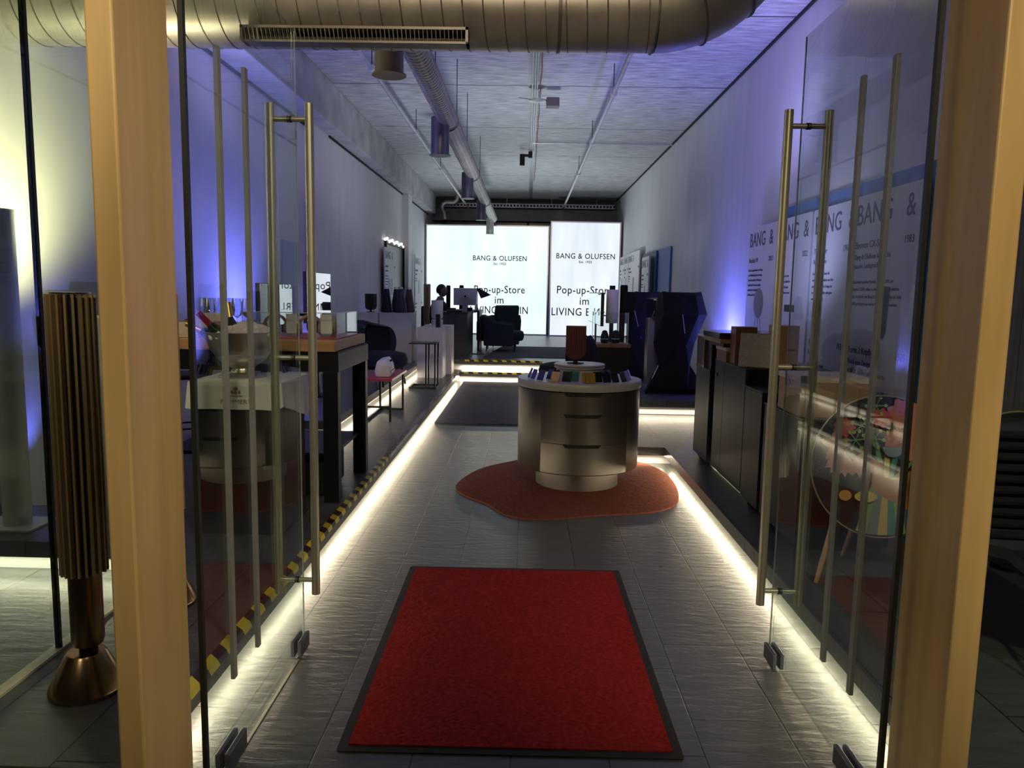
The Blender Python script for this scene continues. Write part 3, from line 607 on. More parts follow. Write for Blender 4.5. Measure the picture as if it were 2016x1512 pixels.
for k in range(4): m.box(-.004, -.20, 0, .004, .20, .010).xf(Matrix.Identity(4)) if False else m.box(.060 - .010 * k + .004, -.19, .045 + .032 * k * .6, .075 - .010 * k + .004, .19, .055 + .032 * k * .6)
obj('slots', m, 'black', t); obj('knob', MB().cyl((.04, .05, .15), (.065, .05, .165), .012), 'black', t)
# C-shaped table
t = thing('c_table', 'thin black C shaped side table on the platform', 'table', (-1.50, 11.1, .18))
obj('tabletop', MB().box(-.19, -.2, .645, .21, .2, .66), 'black', t, bevel=.002)
for x, y in ((.06, -.19), (.10, -.19), (.19, -.19), (.19, .19)): obj('post', MB().box(x - .011, y - .011, .02, x + .011, y + .011, .645), 'black', t)
obj('base_frame', MB().box(-.19, -.2, 0, .21, -.18, .02).box(-.19, .18, 0, .21, .2, .02).box(-.19, -.18, 0, -.17, .18, .02).box(.19, -.18, 0, .21, .18, .02), 'black', t)
# plinths
def plinth(x0, y0, z0, x1, y1, z1, label, mt='lilac'): return tag(obj('display_plinth', MB().box(x0, y0, z0, x1, y1, z1), mt, bevel=.004), label, 'plinth', 'white display plinths')
plinth(-1.765, 12.25, .18, -1.345, 12.72, 1.0, 'white display plinth behind the thin C table'); plinth(-1.74, 12.85, .18, -1.262, 13.28, 1.01, 'white display plinth close before the desk')
plinth(-2.83, 12.75, .36, -2.52, 13.3, 1.21, 'white display plinth under the dark brown speaker'); plinth(-2.505, 12.9, .36, -1.95, 13.45, 1.21, 'white display plinth under the cone speakers')
t = thing('cylinder_speaker', 'white tall rounded speaker on the plinth before the desk', 'speaker', (-1.53, 13.02, 1.01))
obj('upper_body', MB().lathe([(0, .11), (.08, .11), (.10, .135), (.10, .42), (.092, .425), (0, .42)], n=40), 'lilac', t, smooth=True); obj('lower_body', MB().lathe([(0, 0), (.092, 0), (.1, .01), (.1, .085), (.092, .10), (0, .10)], n=40), 'lilac', t, smooth=True); obj('waist', MB().lathe([(.075, .098), (.075, .112)], n=32), 'black', t, smooth=True)
tag(obj('book_speaker', MB().box(-.035, -.06, 0, .035, .06, .215), 'black', bevel=.006), 'small black box speaker in front of the white rounded speaker', 'speaker').location = (-1.445, 12.45, 1.0)
u_speaker((-2.67, 13.0, 1.215), R(-20), 'brownspk', 'black', 'dark brown rounded speaker beside the cone speakers')
cn = None
for i, (x, y, r, mt) in enumerate([(-2.40, 13.03, 0, 'charcoal'), (-2.28, 13.30, 0, 'tealcone'), (-2.16, 13.03, 0, 'violetcone'), (-2.06, 13.30, 0, 'browncone')]):
    if cn is None:
        plain('tealcone', (.02, .035, .035)); plain('violetcone', (.03, .028, .055)); plain('browncone', (.07, .05, .045))
    lab = ['charcoal cone speaker at the wall end of the row of four', 'dark green cone speaker, second of the row of four', 'dark violet cone speaker, third of the row of four', 'brown cone speaker at the aisle end of the row of four'][i]
    if cn is None:
        cn = thing('cone_speaker', lab, 'speaker', (x, y, 1.214), 0, 'cone speakers on the plinth')
        obj('body', MB().lathe([(0, .01), (.098, .012), (.1, .02), (.043, .40), (0, .40)], n=48), mt, cn, smooth=True); obj('top_cap', MB().lathe([(0, .408), (.043, .408), (.041, .43), (.036, .43), (.036, .42), (0, .42)], n=32), 'alu', cn, smooth=True)
        obj('base_ring', MB().lathe([(0, 0), (.09, 0), (.09, .012), (0, .012)], n=32), 'black', cn, smooth=True)
        obj('edge_trim', MB().tube([(.099, -.03, .02), (.044, -.012, .40)], .004, 6), 'alu', cn)
    else: dup(cn, (x, y, 1.214), R(i * 7), lab, None, {'charcoal_lacquer': mt})

# ------------------------------------------------------------------ desk, computer, person, lamp
t = thing('reception_desk', 'dark oak reception desk with a lower side wing', 'desk', (-1.3, 15.3, .36))
obj('front_block', MB().box(-.30, -.95, 0, .19, -.91, .82).box(.15, -.91, 0, .19, .55, .82).box(-.30, -.91, .78, .15, .55, .82), 'deskdark', t, bevel=.004); obj('wing_top', MB().box(-.40, .56, .80, .32, 1.6, .84), 'deskdark', t, bevel=.003); obj('wing_side', MB().box(.28, .6, 0, .32, 1.55, .80), 'deskdark', t); obj('counter', MB().box(-.32, -.97, .82, .21, .57, .838), 'charcoal', t)
t = thing('desktop_computer', 'silver all in one computer seen from behind on the desk', 'computer', (-1.30, 16.1, 1.2005), R(6))
obj('monitor', MB().box(-.245, -.012, .10, .245, .012, .46), 'alu', t, bevel=.008); obj('stand_leg', MB().box(-.06, .012, .01, .06, .02, .16).xf(Matrix.Identity(4)).box(-.06, -.11, .012, .06, -.10, .13), 'alu', t); obj('stand_foot', MB().box(-.08, -.12, 0, .08, .1, .01), 'alu', t)
m = MB(); m.lathe([(0, 0), (.020, 0), (.020, .002), (0, .002)], n=20, sy=1.12); m.xf(Matrix.Translation((0, -.013, .285)) @ Matrix.Rotation(pi / 2, 4, 'X')); m.prism([(.002, .309), (.010, .312), (.012, .322), (.004, .318)], 'y', -.0155, -.013); obj('logo', m, 'black', t)
obj('screen', MB().box(-.235, .0125, .15, .235, .0135, .45), 'screenwhite', t)
for x, y, w, d, h, lab, mt in ((-1.38, 14.62, .30, .2, .03, 'dark folder lying on the desk counter', 'black'), (-1.05, 15.95, .05, .05, .13, 'white pen holder beside the computer', 'white'), (-1.5, 15.25, .16, .12, .06, 'dark card reader at the desk edge by the person', 'charcoal'), (-1.14, 15.35, .1, .1, .07, 'small black device in front of the computer', 'black')):
    tag(obj('desk_item', MB().box(x - w / 2, y - d / 2, 0, x + w / 2, y + d / 2, h), mt, bevel=.006), lab, 'office item').location.z = 1.199 if y < 15.87 else 1.201
def skin(chains, loc=(0, 0, 0)):
    bm = MB()
    for pts, rad in chains:
        me = bpy.data.meshes.new('s'); me.from_pydata([Vector(p) for p in pts], [(i, i + 1) for i in range(len(pts) - 1)], []); o = bpy.data.objects.new('s', me); COL.objects.link(o)
        md = o.modifiers.new('skin', 'SKIN'); md.use_smooth_shade = True
        for v, r in zip(me.skin_vertices[0].data, rad): v.radius = (r, r) if not isinstance(r, tuple) else r
        me.skin_vertices[0].data[0].use_root = True
        sb = o.modifiers.new('sub', 'SUBSURF'); sb.levels = 2
        dg = bpy.context.evaluated_depsgraph_get(); ev = bpy.data.meshes.new_from_object(o.evaluated_get(dg)); bm.bm.from_mesh(ev)
        bpy.data.meshes.remove(ev); bpy.data.objects.remove(o); bpy.data.meshes.remove(me)
    return bm
pt = thing('person', 'person in a dark jacket seated in profile at the desk computer', 'person', (-1.80, 15.42, .36), 0)
bod = skin([
    ([(0, 0, .50), (0, 0, .62), (.015, 0, .80), (.03, 0, .98), (.05, 0, 1.06), (.07, 0, 1.13)], [.13, .14, .15, .12, .08, .075]),
    ([(.03, .16, .97), (.10, .21, .74), (.34, .16, .84)], [.058, .045, .033]), ([(.03, -.16, .97), (.10, -.21, .74), (.34, -.16, .84)], [.058, .045, .033]),
    ([(0, .09, .50), (.42, .11, .50), (.38, .11, .08)], [.085, .062, .042]), ([(0, -.09, .50), (.42, -.11, .50), (.38, -.11, .08)], [.085, .062, .042])])
g = MB(); g.ball((.085, 0, 1.235), .1, (1.0, .80, 1.22), 4)
for v in g.bm.verts:
    x, y, z = v.co.x - .085, v.co.y, v.co.z - 1.235
    if x > .05:
        if -.035 < z < .02 and abs(y) < .022: v.co.x += .022 * (1 - abs(y) / .022) * (1 - abs(z + .012) / .04)
        if .02 < z < .045: v.co.x += .004
        if abs(z - .012) < .012 and .018 < abs(y) < .045: v.co.x -= .006
        if abs(z + .055) < .008 and abs(y) < .028: v.co.x -= .004
    if z < -.05: v.co.y *= .85; v.co.x += .01
for s in (-1, 1):
    g.ball((.08, s * .08, 1.232), .022, (.8, .35, 1.2), 2)
    hb = (.34, s * .16, .84)
    pm = skin([([hb, (.385, s * .155, .838), (.425, s * .15, .835)], [(.022, .016), (.034, .015), (.03, .013)])])
    me = bpy.data.meshes.new('h'); pm.bm.to_mesh(me); bod.bm.from_mesh(me); pm.bm.free(); bpy.data.meshes.remove(me)
    for k, (dy, ln) in enumerate(((-.026, .062), (-.009, .072), (.009, .068), (.026, .052))):
        fm = skin([([(.41, s * .15 + dy, .836), (.43 + ln * .5, s * .15 + dy * 1.15, .838), (.43 + ln, s * .15 + dy * 1.2, .822)], [.0085, .008, .007])]); me = bpy.data.meshes.new('h'); fm.bm.to_mesh(me); bod.bm.from_mesh(me); fm.bm.free(); bpy.data.meshes.remove(me)
    fm = skin([([(.37, s * .13, .836), (.395, s * .108, .834), (.42, s * .10, .828)], [.010, .009, .008])]); me = bpy.data.meshes.new('h'); fm.bm.to_mesh(me); bod.bm.from_mesh(me); fm.bm.free(); bpy.data.meshes.remove(me)
me = bpy.data.meshes.new('h'); g.bm.to_mesh(me); bod.bm.from_mesh(me); g.bm.free(); bpy.data.meshes.remove(me)
obj('body', bod, 'skin', pt, smooth=True)
jk = skin([([(0, 0, .52), (0, 0, .62), (.015, 0, .80), (.03, 0, .98), (.045, 0, 1.06)], [.17, .18, .20, .185, .095]), ([(.02, .17, .98), (.09, .225, .74), (.32, .165, .84)], [.095, .07, .045]), ([(.02, -.17, .98), (.09, -.225, .74), (.32, -.165, .84)], [.095, .07, .045])])
obj('jacket', jk, 'jacket', pt, smooth=True)
obj('trousers', skin([([(0, .09, .50), (.42, .11, .50), (.38, .11, .10)], [.10, .075, .058]), ([(0, -.09, .50), (.42, -.11, .50), (.38, -.11, .10)], [.10, .075, .058])]), 'black', pt, smooth=True)
for s in (-1, 1): obj('shoe', MB().prism(rrect(.30, .0, .56, .085, .035), 'y', s * .11 - .045, s * .11 + .045), 'black', pt, smooth=True)
h = MB().ball((.072, 0, 1.25), .106, (1.02, .83, 1.15), 3)
bmesh.ops.delete(h.bm, geom=[v for v in h.bm.verts if v.co.x > .135 and v.co.z < 1.315 or v.co.z < 1.165 or (v.co.x > .085 and v.co.z < 1.255)], context='VERTS')
obj('hair', h, 'hair', pt, smooth=True)
t = thing('office_chair', 'dark office chair under the seated person', 'chair', (-1.84, 15.42, .36), 0)
obj('seat', MB().box(-.22, -.22, .34, .26, .22, .39), 'blackfab', t, bevel=.02); obj('backrest', MB().prism(rrect(-.22, .45, .22, .92, .06), 'x', -.27, -.23), 'blackfab', t, smooth=True); obj('column', MB().cyl((0, 0, .06), (0, 0, .34), .025), 'black', t)
obj('back_bar', MB().box(-.25, -.03, .36, -.22, .03, .6), 'black', t)
for k in range(5): a = 2 * pi * k / 5 + .3; l = obj('leg', MB().cyl((0, 0, .08), (.26 * cos(a), .26 * sin(a), .06), .022, .016, 8), 'black', t); obj('caster', MB().ball((.26 * cos(a), .26 * sin(a), .03), .03, sub=2), 'black', l)
t = thing('reading_lamp', 'dark floor lamp with a pointed shade beside the desk', 'lamp', (-.955, 15.0, .36))
obj('base', MB().lathe([(0, 0), (.12, 0), (.12, .012), (.02, .02), (0, .02)], n=32), 'black', t, smooth=True); obj('pole', MB().cyl((0, 0, .015), (-.02, 0, 1.30), .008), 'black', t, smooth=True)
obj('lamp_shade', MB().loops([[(-.03, -.05, 1.29), (-.03, .05, 1.29), (.02, .05, 1.30), (.02, -.05, 1.30)], [(.06, -.10, 1.10), (.06, .10, 1.10), (.25, .10, 1.17), (.25, -.10, 1.17)]]), 'black', t)
def armchair(loc, rz, fab, label, back=.93):
    t = thing('armchair', label, 'chair', loc, rz, 'dark armchairs on the grey rug')
    obj('seat_cushion', MB().box(-.28, -.46, .22, .28, .30, .42), fab, t, bevel=.07); obj('seat_base', MB().box(-.30, -.36, .15, .30, .32, .24), fab, t, bevel=.02)
    for s in (-1, 1): obj('armrest', MB().prism([(-.25, .12), (.36, .12), (.40, .58), (.36, .72), (.24, .70), (.16, .60), (-.25, .56)], 'x', s * .30, s * .40), fab, t, bevel=.025)
    obj('backrest', MB().prism([(.20, .2), (.36, .2), (.46, back - .04), (.42, back), (.34, back)], 'x', -.30, .30), fab, t, bevel=.03)
    for x in (-.30, .30):
        for y in (-.26, .30): obj('leg', MB().cyl((x * 1.04, y * 1.04, 0), (x, y, .16), .010, .016, 8), 'black', t, smooth=True)
    return t
armchair((-.50, 15.85, .372), R(90), 'tealfab', 'dark armchair beside the desk with its seat towards the aisle', .74); armchair((-.66, 17.15, .372), R(-143), 'tealfab', 'dark armchair with a tall back before the light panel')

# ------------------------------------------------------------------ back light panels
def light_panel(loc, w, h, m, label, tx, lines):
    t = thing('light_panel', label, 'light panel', loc, 0, 'lit fabric panels'); f = .035
    obj('fabric', MB().box(f, -.05, f, w - f, -.03, h - f), m, t)
    obj('frame', MB().box(0, -.06, 0, w, .06, f).box(0, -.06, h - f, w, .06, h).box(0, -.06, f, f, .06, h - f).box(w - f, -.06, f, w, .06, h - f), 'alu', t)
    obj('back_sheet', MB().box(f, -.03, f, w - f, .05, h - f), 'white', t)
    for b, z, s, sx in lines: text('lettering', b, s, 'panelink', t, (tx, -.0515, z), 'CENTER', sx=sx, thin=.002, spacing=1.08)
light_panel((-2.92, 22.0, .36), 3.53, 3.12, 'panel', 'wide glowing white panel with the desk in front', 2.13, [('BANG & OLUFSEN', 2.12, .20, .90), ('Est. 1925', 2.00, .090, 1), ('Pop-up-Store', 1.20, .30, .84), ('im', .90, .30, .9), ('LIVING BERLIN', .61, .30, .80)])
light_panel((.64, 21.7, .36), 1.98, 3.23, 'panel2', 'narrow glowing white panel beside the far posters', 1.00, [('BANG & OLUFSEN', 2.20, .212, .91), ('Est. 1925', 2.08, .092, 1), ('Pop-up-Store', 1.22, .31, .88), ('im', .91, .31, .9), ('LIVING BERLIN', .60, .31, .86)])
t = thing('cable_tray', 'grey perforated cable tray under the ceiling edge', 'cable tray', (0, 23.3, 4.12)); m = MB().box(-2.6, 0, 0, 2.6, .04, .12); obj('tray', m, 'pipe', t); m = MB()
for k in range(52): m.box(-2.55 + k * .1, -.004, .03, -2.49 + k * .1, 0, .09)
obj('holes', m, 'joint', t)
for k in range(4): obj('hanger', MB().cyl((-2 + k * 1.35, .02, .12), (-2 + k * 1.35, .02, .28), .012, n=8), 'pipe', t)
struct(obj('beam_back', MB().box(-2.95, 23.6, 3.75, 2.68, 23.9, 4.1), mat('dark_beam', (.26, .25, .24), .7)), 'dark beam above the light panels')
wb = struct(obj('window_5', MB().box(-2.6, 24.1, 3.1, 2.5, 24.28, 3.78), mat('dim_glass', (.10, .12, .13), .2)), 'dim clerestory window above the light panels')
for x in (-1.3, 0.0, 1.3): obj('window_frame', MB().box(x - .03, 24.06, 3.1, x + .03, 24.1, 3.78), 'joint', wb)
tag(obj('elbow_pipe', MB().tube([(-2.1, 22.9, 4.4), (-2.12, 22.9, 4.28), (-2.2, 22.9, 4.2), (-2.45, 22.9, 4.2), (-2.53, 22.9, 4.16), (-2.56, 22.9, 4.08), (-2.56, 22.9, 3.98), (-2.50, 22.9, 3.90), (-2.48, 22.9, 3.7)], .07, 14), 'galv', smooth=True), 'shiny bent pipe at the end of the concrete beam', 'pipe')

# ------------------------------------------------------------------ ceiling services
def helix(p0, axis, r, pitch, length, n=14, tr=.004, nseg=4):
    k = int(length / pitch * n); pts = []
    for i in range(k + 1):
        a = 2 * pi * i / n; d = length * i / k
        u, v = r * cos(a), r * sin(a)
        pts.append({'x': (p0[0] + d, p0[1] + u, p0[2] + v), 'y': (p0[0] + u, p0[1] + d, p0[2] + v), 'z': (p0[0] + u, p0[1] + v, p0[2] + d)}[axis])
    return MB().tube(pts, tr, nseg)
DY, DZ, DR = 4.75, 3.29, .25
t = thing('main_duct', 'wide galvanised spiral duct across the shop entrance', 'air duct', (0, DY, DZ))
obj('pipe', MB().cyl((-3.07, 0, 0), (.72, 0, 0), DR, n=48), 'galv', t, smooth=True); obj('spiral_seam', helix((-3.06, 0, 0), 'x', DR + .001, .118, 3.75, 26, .0045), 'galvedge', t)
br = .62; el = [(.72 + br * sin(a), 0, br * (1 - cos(a))) for a in [R(84) * k / 12 for k in range(13)]] + [(.72 + br, 0, 1.1)]
obj('elbow', MB().tube(el, DR, 40), 'galv', t, smooth=True)
m = MB()
for k in (0, 3, 6, 9):
    a = R(84) * k / 12; c = Vector((.72 + br * sin(a), 0, br * (1 - cos(a)))); u = Vector((-sin(a), 0, cos(a))); m.tube([c + u * (DR + .004) * cos(q) + Vector((0, 1, 0)) * (DR + .004) * sin(q) for q in [2 * pi * i / 36 for i in range(37)]], .007, 6)
obj('elbow_seams', m, 'galvedge', t); obj('collar', MB().cyl((.15, 0, 0), (.17, 0, 0), DR + .008, n=48), 'galvedge', t, smooth=True)
gr = obj('air_grille', MB().box(-1.66, -.27, -.225, -.36, -.16, -.21).box(-1.66, -.235, -.29, -.36, -.14, -.278).box(-1.66, -.27, -.29, -1.645, -.14, -.21).box(-.375, -.27, -.29, -.36, -.14, -.21), 'galvedge', t)
obj('grille_back', MB().box(-1.645, -.18, -.278, -.375, -.14, -.225), 'darkgrille', gr); m = MB()
for k in range(52): x = -1.64 + k * .0243; m.prism([(-.268, -.226), (-.262, -.226), (-.228, -.28), (-.234, -.28)], 'x', x, x + .005)
obj('grille_slats', m, 'galv', gr)
LX, LZ, LR = -.90, 3.46, .105
t = thing('branch_duct', 'long spiral duct running from the entrance to the light panels', 'air duct', (LX, 0, LZ))
obj('pipe', MB().cyl((0, 4.9, 0), (0, 19.75, 0), LR, n=32), 'galv', t, smooth=True); obj('spiral_seam', helix((0, 4.95, 0), 'y', LR + .001, .075, 14.7, 14, .003, 4), 'galvedge', t)
for y in (8.62, 12.42, 16.02): obj('clamp_ring', MB().cyl((0, y, 0), (0, y + .03, 0), LR + .012, n=32), 'ductblack', t, smooth=True)
for y in (7.4, 9.6, 11.2, 14.2): obj('hanger_rod', MB().cyl((0, y, LR), (0, y, 4.4 - LZ), .006, n=6), 'ductblack', t)
for i, (y, r, mt) in enumerate([(5.35, .098, 'spigot_lit'), (8.4, .098, 'ductblack'), (12.2, .095, 'ductblack'), (15.8, .095, 'ductblack'), (19.55, .095, 'galv')]):
    lab = ['galvanised', 'dark', 'dark', 'dark', 'grey'][i] + ' vertical air outlet under the long duct, ' + ['nearest the entrance duct', 'second from the entrance duct', 'third from the entrance duct', 'fourth from the entrance duct', 'at its far end'][i]
    o = thing('air_outlet', lab, 'air outlet', (LX - .065, y, 3.045), 0, 'vertical air outlets'); obj('pipe', MB().lathe([(r * .97, .005), (r, .005), (r, .40), (r * .97, .40)], n=32), mt, o, smooth=True)
    obj('rim', MB().lathe([(r * .8, 0), (r + .018, 0), (r + .018, .008), (r, .012)], n=32), mt, o, smooth=True)
    m = MB()
    for k in range(12): m.box(.015, -.003, .004, r * .9, .003, .012).bm.verts.ensure_lookup_table(); bmesh.ops.rotate(m.bm, verts=m.bm.verts[-8:], cent=(0, 0, 0), matrix=Matrix.Rotation(2 * pi * k / 12, 3, 'Z'))
    obj('swirl_vanes', m, 'galv', o); obj('damper', MB().lathe([(0, .03), (r * .95, .03), (r * .95, .034), (0, .034)], n=24), 'darkgrille', o)
def pipe_run(name, x, z, y0, y1, r, label, rods):
    t = thing(name, label, 'pipe', (x, 0, z)); obj('pipe', MB().cyl((0, y0, 0), (0, y1, 0), r, n=14), 'pipe', t, smooth=True)
    for y in rods:
        h = obj('pipe_clamp', MB().cyl((0, y - .02, 0), (0, y + .02, 0), r * 1.6, n=12), 'pipe', t, smooth=True); obj('rod', MB().cyl((0, y, r), (0, y, 4.4 - z), .006, n=6), 'joint', h)
pipe_run('sprinkler_pipe', -1.78, 4.05, 4.0, 22.8, .026, 'thin ceiling pipe running above the concrete beam side', (8.8, 12.2, 15.6)); pipe_run('sprinkler_pipe', 1.02, 4.05, 4.0, 22.8, .028, 'thin ceiling pipe running towards the far posters', (6.9, 9.7, 12.8, 16))
t = thing('conduit', 'bundle of thin conduits along the middle of the ceiling', 'pipe', (.06, 0, 4.37))
for dx in (-.035, 0, .03): obj('tube', MB().cyl((dx, 4.2, 0), (dx, 23.2, 0), .012, n=8), 'alu', t, smooth=True)
obj('cable', MB().tube([(.075 + .006 * sin(k * 1.7), 4.2 + k * .3, .01) for k in range(52)], .008, 6), 'walnut', t)
obj('cross_tube', MB().cyl((0, 14.6, 0), (2.6, 14.6, 0), .015, n=8), 'pipe', t)
t = thing('wireless_box', 'small grey box with antenna hanging under the ceiling conduits', 'device', (.20, 10.9, 4.15)); obj('box', MB().box(.02, -.08, 0, .20, .08, .12), mat('brown_grey', (.16, .14, .13), .5), t, bevel=.01); obj('dish', MB().lathe([(0, .05), (.12, .07), (.12, .08), (0, .06)], c=(-.10, -.05, 0), n=24), 'alu', t, smooth=True); obj('antenna', MB().cyl((-.36, -.1, .1), (-.1, -.05, .08), .006, n=6), 'alu', t); obj('bracket', MB().cyl((-.08, 0, .1), (-.08, 0, .215), .01, n=8), 'alu', t)
t = thing('ceiling_camera', 'small dark camera on the ceiling conduits', 'camera', (-.02, 15.5, 4.2)); obj('body', MB().cyl((-.12, 0, -.1), (-.12, 0, .12), .05), 'black', t, smooth=True); obj('arm', MB().box(-.12, -.02, .07, .04, .02, .12), 'black', t); obj('mount', MB().box(.0, -.04, .05, .08, .04, .17), 'black', t)

# ------------------------------------------------------------------ posters
def poster(loc, rz, w, h, head, title, year, bold, body, label, hz=None, second=None, pic=None, hs=.225, th=.03, grp='exhibition posters'):
    t = thing('poster_board', label, 'poster', loc, rz, grp); obj('board', MB().prism(rrect(0, 0, w, h, .012), 'y', -th, 0), 'poster', t)
    y = -th - .0012; top = h
    text('heading', head, hs, 'ink', t, (.04, y, top - .22), sx=.92, thin=.001, spacing=1.05)
    def block(z, ti, yr, bo, bd):
        text('title', ti, .075, 'ink', t, (.05, y, z), sx=.95); text('year', yr, .075, 'ink', t, (w - .06, y, z), 'RIGHT', sx=.95)
        if bo: text('subtitle', bo, .058, 'ink', t, (.05, y, z - .085), sx=.95, line=1.2)
        if bd: text('body_text', bd, .036, 'ink', t, (.05, y, z - .10 - .085 * bo.count('\n') - (.085 if bo else 0)), sx=.95, line=1.55)
    block(top - .40, title, year, bold, body)
    if second: block(top - 1.21, *second)
    if pic == 'disc':
        p = obj('picture', MB().prism([(.5 * w + .17 * cos(a), top - .86 + .17 * sin(a)) for a in [2 * pi * k / 32 for k in range(32)]], 'y', y, y + .001), mat('print_brown', (.22, .17, .14), .6), t)
        for q in ((-.08, -.17, -.12, -.33), (.0, -.17, .0, -.30), (.08, -.17, .13, -.33)): obj('picture', MB().prism([(.5 * w + q[0] - .006, top - .86 + q[1]), (.5 * w + q[0] + .006, top - .86 + q[1]), (.5 * w + q[2] + .004, top - .86 + q[3]), (.5 * w + q[2] - .004, top - .86 + q[3])], 'y', y, y + .001), 'ink', t)
    if pic == 'tower': obj('picture', MB().prism([(.48 * w, top - 1.06), (.60 * w, top - 1.08), (.64 * w, top - 1.03), (.66 * w, top - .70), (.52 * w, top - .69)], 'y', y, y + .001), 'charcoal', t)
    if pic == 'bar': obj('picture', MB().box(.35 * w, y, top - .93, .65 * w, y + .001, top - .86), 'black', t)
    if pic == 'slim':
        for k in range(3): obj('picture', MB().box(.3 * w + k * .14 * w, y, top - .95, .38 * w + k * .14 * w, y + .001, top - .62), ['blueboard', 'black', 'blueboard'][k], t)
    if pic == 'pen': obj('picture', MB().box(.46 * w, y, top - .95, .54 * w, y + .001, top - .6), 'ink', t)
    return t
X0 = 2.63
poster((X0, 9.08, .45), R(-90), .97, 1.93, 'BANG  &', 'Beoplay A9', '2012', '', 'Mit dem Designklassiker ist der Klang\nzum Möbelstück geworden und zeigt,\nwie ein Lautsprecher im Wohnraum\nwirken kann. Die Form ist schlicht\nund lässt sich frei aufstellen,\nmit Beinen aus Holz.', 'white poster with a round speaker picture next to the violet lit wall', pic='disc')
poster((X0, 8.06, .45), R(-90), .95, 1.93, 'BANG  &', 'Theatre', '2022', 'Soundbar', 'Kraftvoller Klang aus einer\neinzigen Soundbar, gebaut für\nein langes Leben. Sie passt\nsich jedem Bildschirm an und\nwächst mit ihm.', 'white poster with a dark bar picture behind the door handle', pic='bar')
poster((X0, 7.06, .45), R(-90), .88, 1.93, 'BANG  &', 'Transistor', '1965', 'Radio Edition', 'Der Klang von zu Hause für\nunterwegs. Das Gehäuse aus Holz\nund Metall prägte das Design der\ntragbaren Geräte über viele Jahre\nund gilt als Klassiker.', 'white poster with a radio text behind the frosted door strip', second=('Radio', '1939', 'Beolit 380', 'Das erste Radio aus Bakelit\nmit Drucktasten kam in diesem\nJahr auf den Markt und machte\ndie Marke bekannt.'))
poster((X0 - .02, 6.14, .45), R(-90), 1.02, 1.93, 'BANG   &', 'Beovox CX-Serie', '1983', 'Bang & Olufsens klassische\npassive Lautsprecher', 'Die beiden passiven Modelle Beovox CX50 und\nBeovox CX100 zählen zu den langlebigsten Produkten\nder Geschichte von Bang & Olufsen. Sie wurden bis Ende\n2003 produziert und sind in ihrer Art eine Ausnahme.', 'white poster with a black tower speaker picture nearest the maple post', second=('Form 2 Kopfhörer', '1985', 'Noch eine Design-Ikone -\nschlicht zeitlos seit 33 Jahren', 'Das Design mit der markanten Farbe kam 1985 auf den Markt\nund gehört zur Sammlung großer Museen.'), pic='tower')
tag(obj('blue_board', MB().box(2.64, 5.06, .5, 2.668, 7.95, 2.50), 'blueboard'), 'blue board on the wall behind the near posters', 'board')
poster((X0, 21.5, .36), R(-90), .95, 2.24, 'BANG  &', 'Beolab', '2008', 'Lautsprecher', 'Klang und Form\nin einem Gerät', 'white poster farthest along the wall beside the narrow light panel', pic='pen'); poster((2.60, 20.3, .36), R(-90), .8, 2.24, 'BANG  &', 'Beosound', '1999', 'Musik', 'Einfach hören', 'white poster second from the narrow light panel', pic='pen')
poster((2.58, 19.3, .36), R(-90), 1.8, 2.24, 'BANG  &', 'Beomaster', '1976', 'Musik mit einem Blick', 'Das Bedienfeld zeigt\nalle Funktionen auf\neiner Ebene', 'wide white poster in the far group on the wall', pic='pen'); poster((2.52, 16.7, .36), R(-90), .95, 2.02, 'BANG  &', 'Beogram', '1972', 'Plattenspieler', 'Tangentialer Arm\nund klare Linien', 'lower white poster beside the far blue boards', pic='pen')
tag(obj('blue_board', MB().box(2.64, 14.25, .36, 2.668, 15.5, 2.49), 'blueboard'), 'bright blue board at the near end of the far poster group', 'board'); tag(obj('blue_board', MB().box(2.60, 15.55, .36, 2.64, 17.3, 2.48), mat('deep_blue', (.02, .06, .17), .6)), 'deep blue board behind the lower far poster', 'board')
poster((-2.88, 15.3, 1.0), R(90), 1.25, 1.45, 'BANG  &', 'Beolab 50', '2017', 'Lautsprecher', 'Klang, der sich dem\nRaum anpasst und\ngenau dort ankommt,\nwo man ihn hört.', 'white poster with three blue bars before the dark wall niche', pic='slim'); poster((-2.76, 18.62, .38), R(90), 1.25, 2.08, 'BANG  &', 'Beolab 8000', '1992', 'Orgelpfeife', 'Schlanke Säule aus\npoliertem Aluminium', 'tall white poster leaning on the pillar by the gold column', second=('Beocom', '1986', 'Telefon', 'Form und Farbe\nfür das Zuhause'), pic='pen')
t = thing('wall_niche', 'dark framed wall niche behind the poster with blue bars', 'niche', (-2.945, 15.8, 1.5), R(90)); obj('back', MB().box(0, -.01, 0, 2.2, 0, 1.05), mat('niche_grey', (.10, .10, .10), .4), t); obj('frame', MB().box(-.06, -.05, -.04, 2.26, 0, 0).box(-.06, -.05, 1.05, 2.26, 0, 1.10).box(-.06, -.05, 0, 0, 0, 1.05).box(2.2, -.05, 0, 2.26, 0, 1.05), 'black', t)
t = thing('small_lights', 'row of small glittering lamps on top of the dark niche', 'lamp', (-2.9, 15.6, 2.62)); lb = [obj('lamp_bulb', MB().ball((0, k * .2, .03 * sin(k * 2.1)), .03, sub=2), 'fairy', t) for k in range(12)]; obj('wire', MB().cyl((-.03, -.05, -.02), (-.03, 2.3, -.02), .008, n=6), 'alu', t)
# wall sockets
for x, y, z, rz, lab in ((-2.945, 14.9, .75, 90, 'small wall socket near the white plinths'),):
    t = thing('wall_socket', lab, 'socket', (x, y, z), R(rz)); obj('plate', MB().box(-.04, -.01, -.04, .04, 0, .04), 'white', t); obj('insert', MB().cyl((0, -.012, 0), (0, -.009, 0), .02), 'black', t)

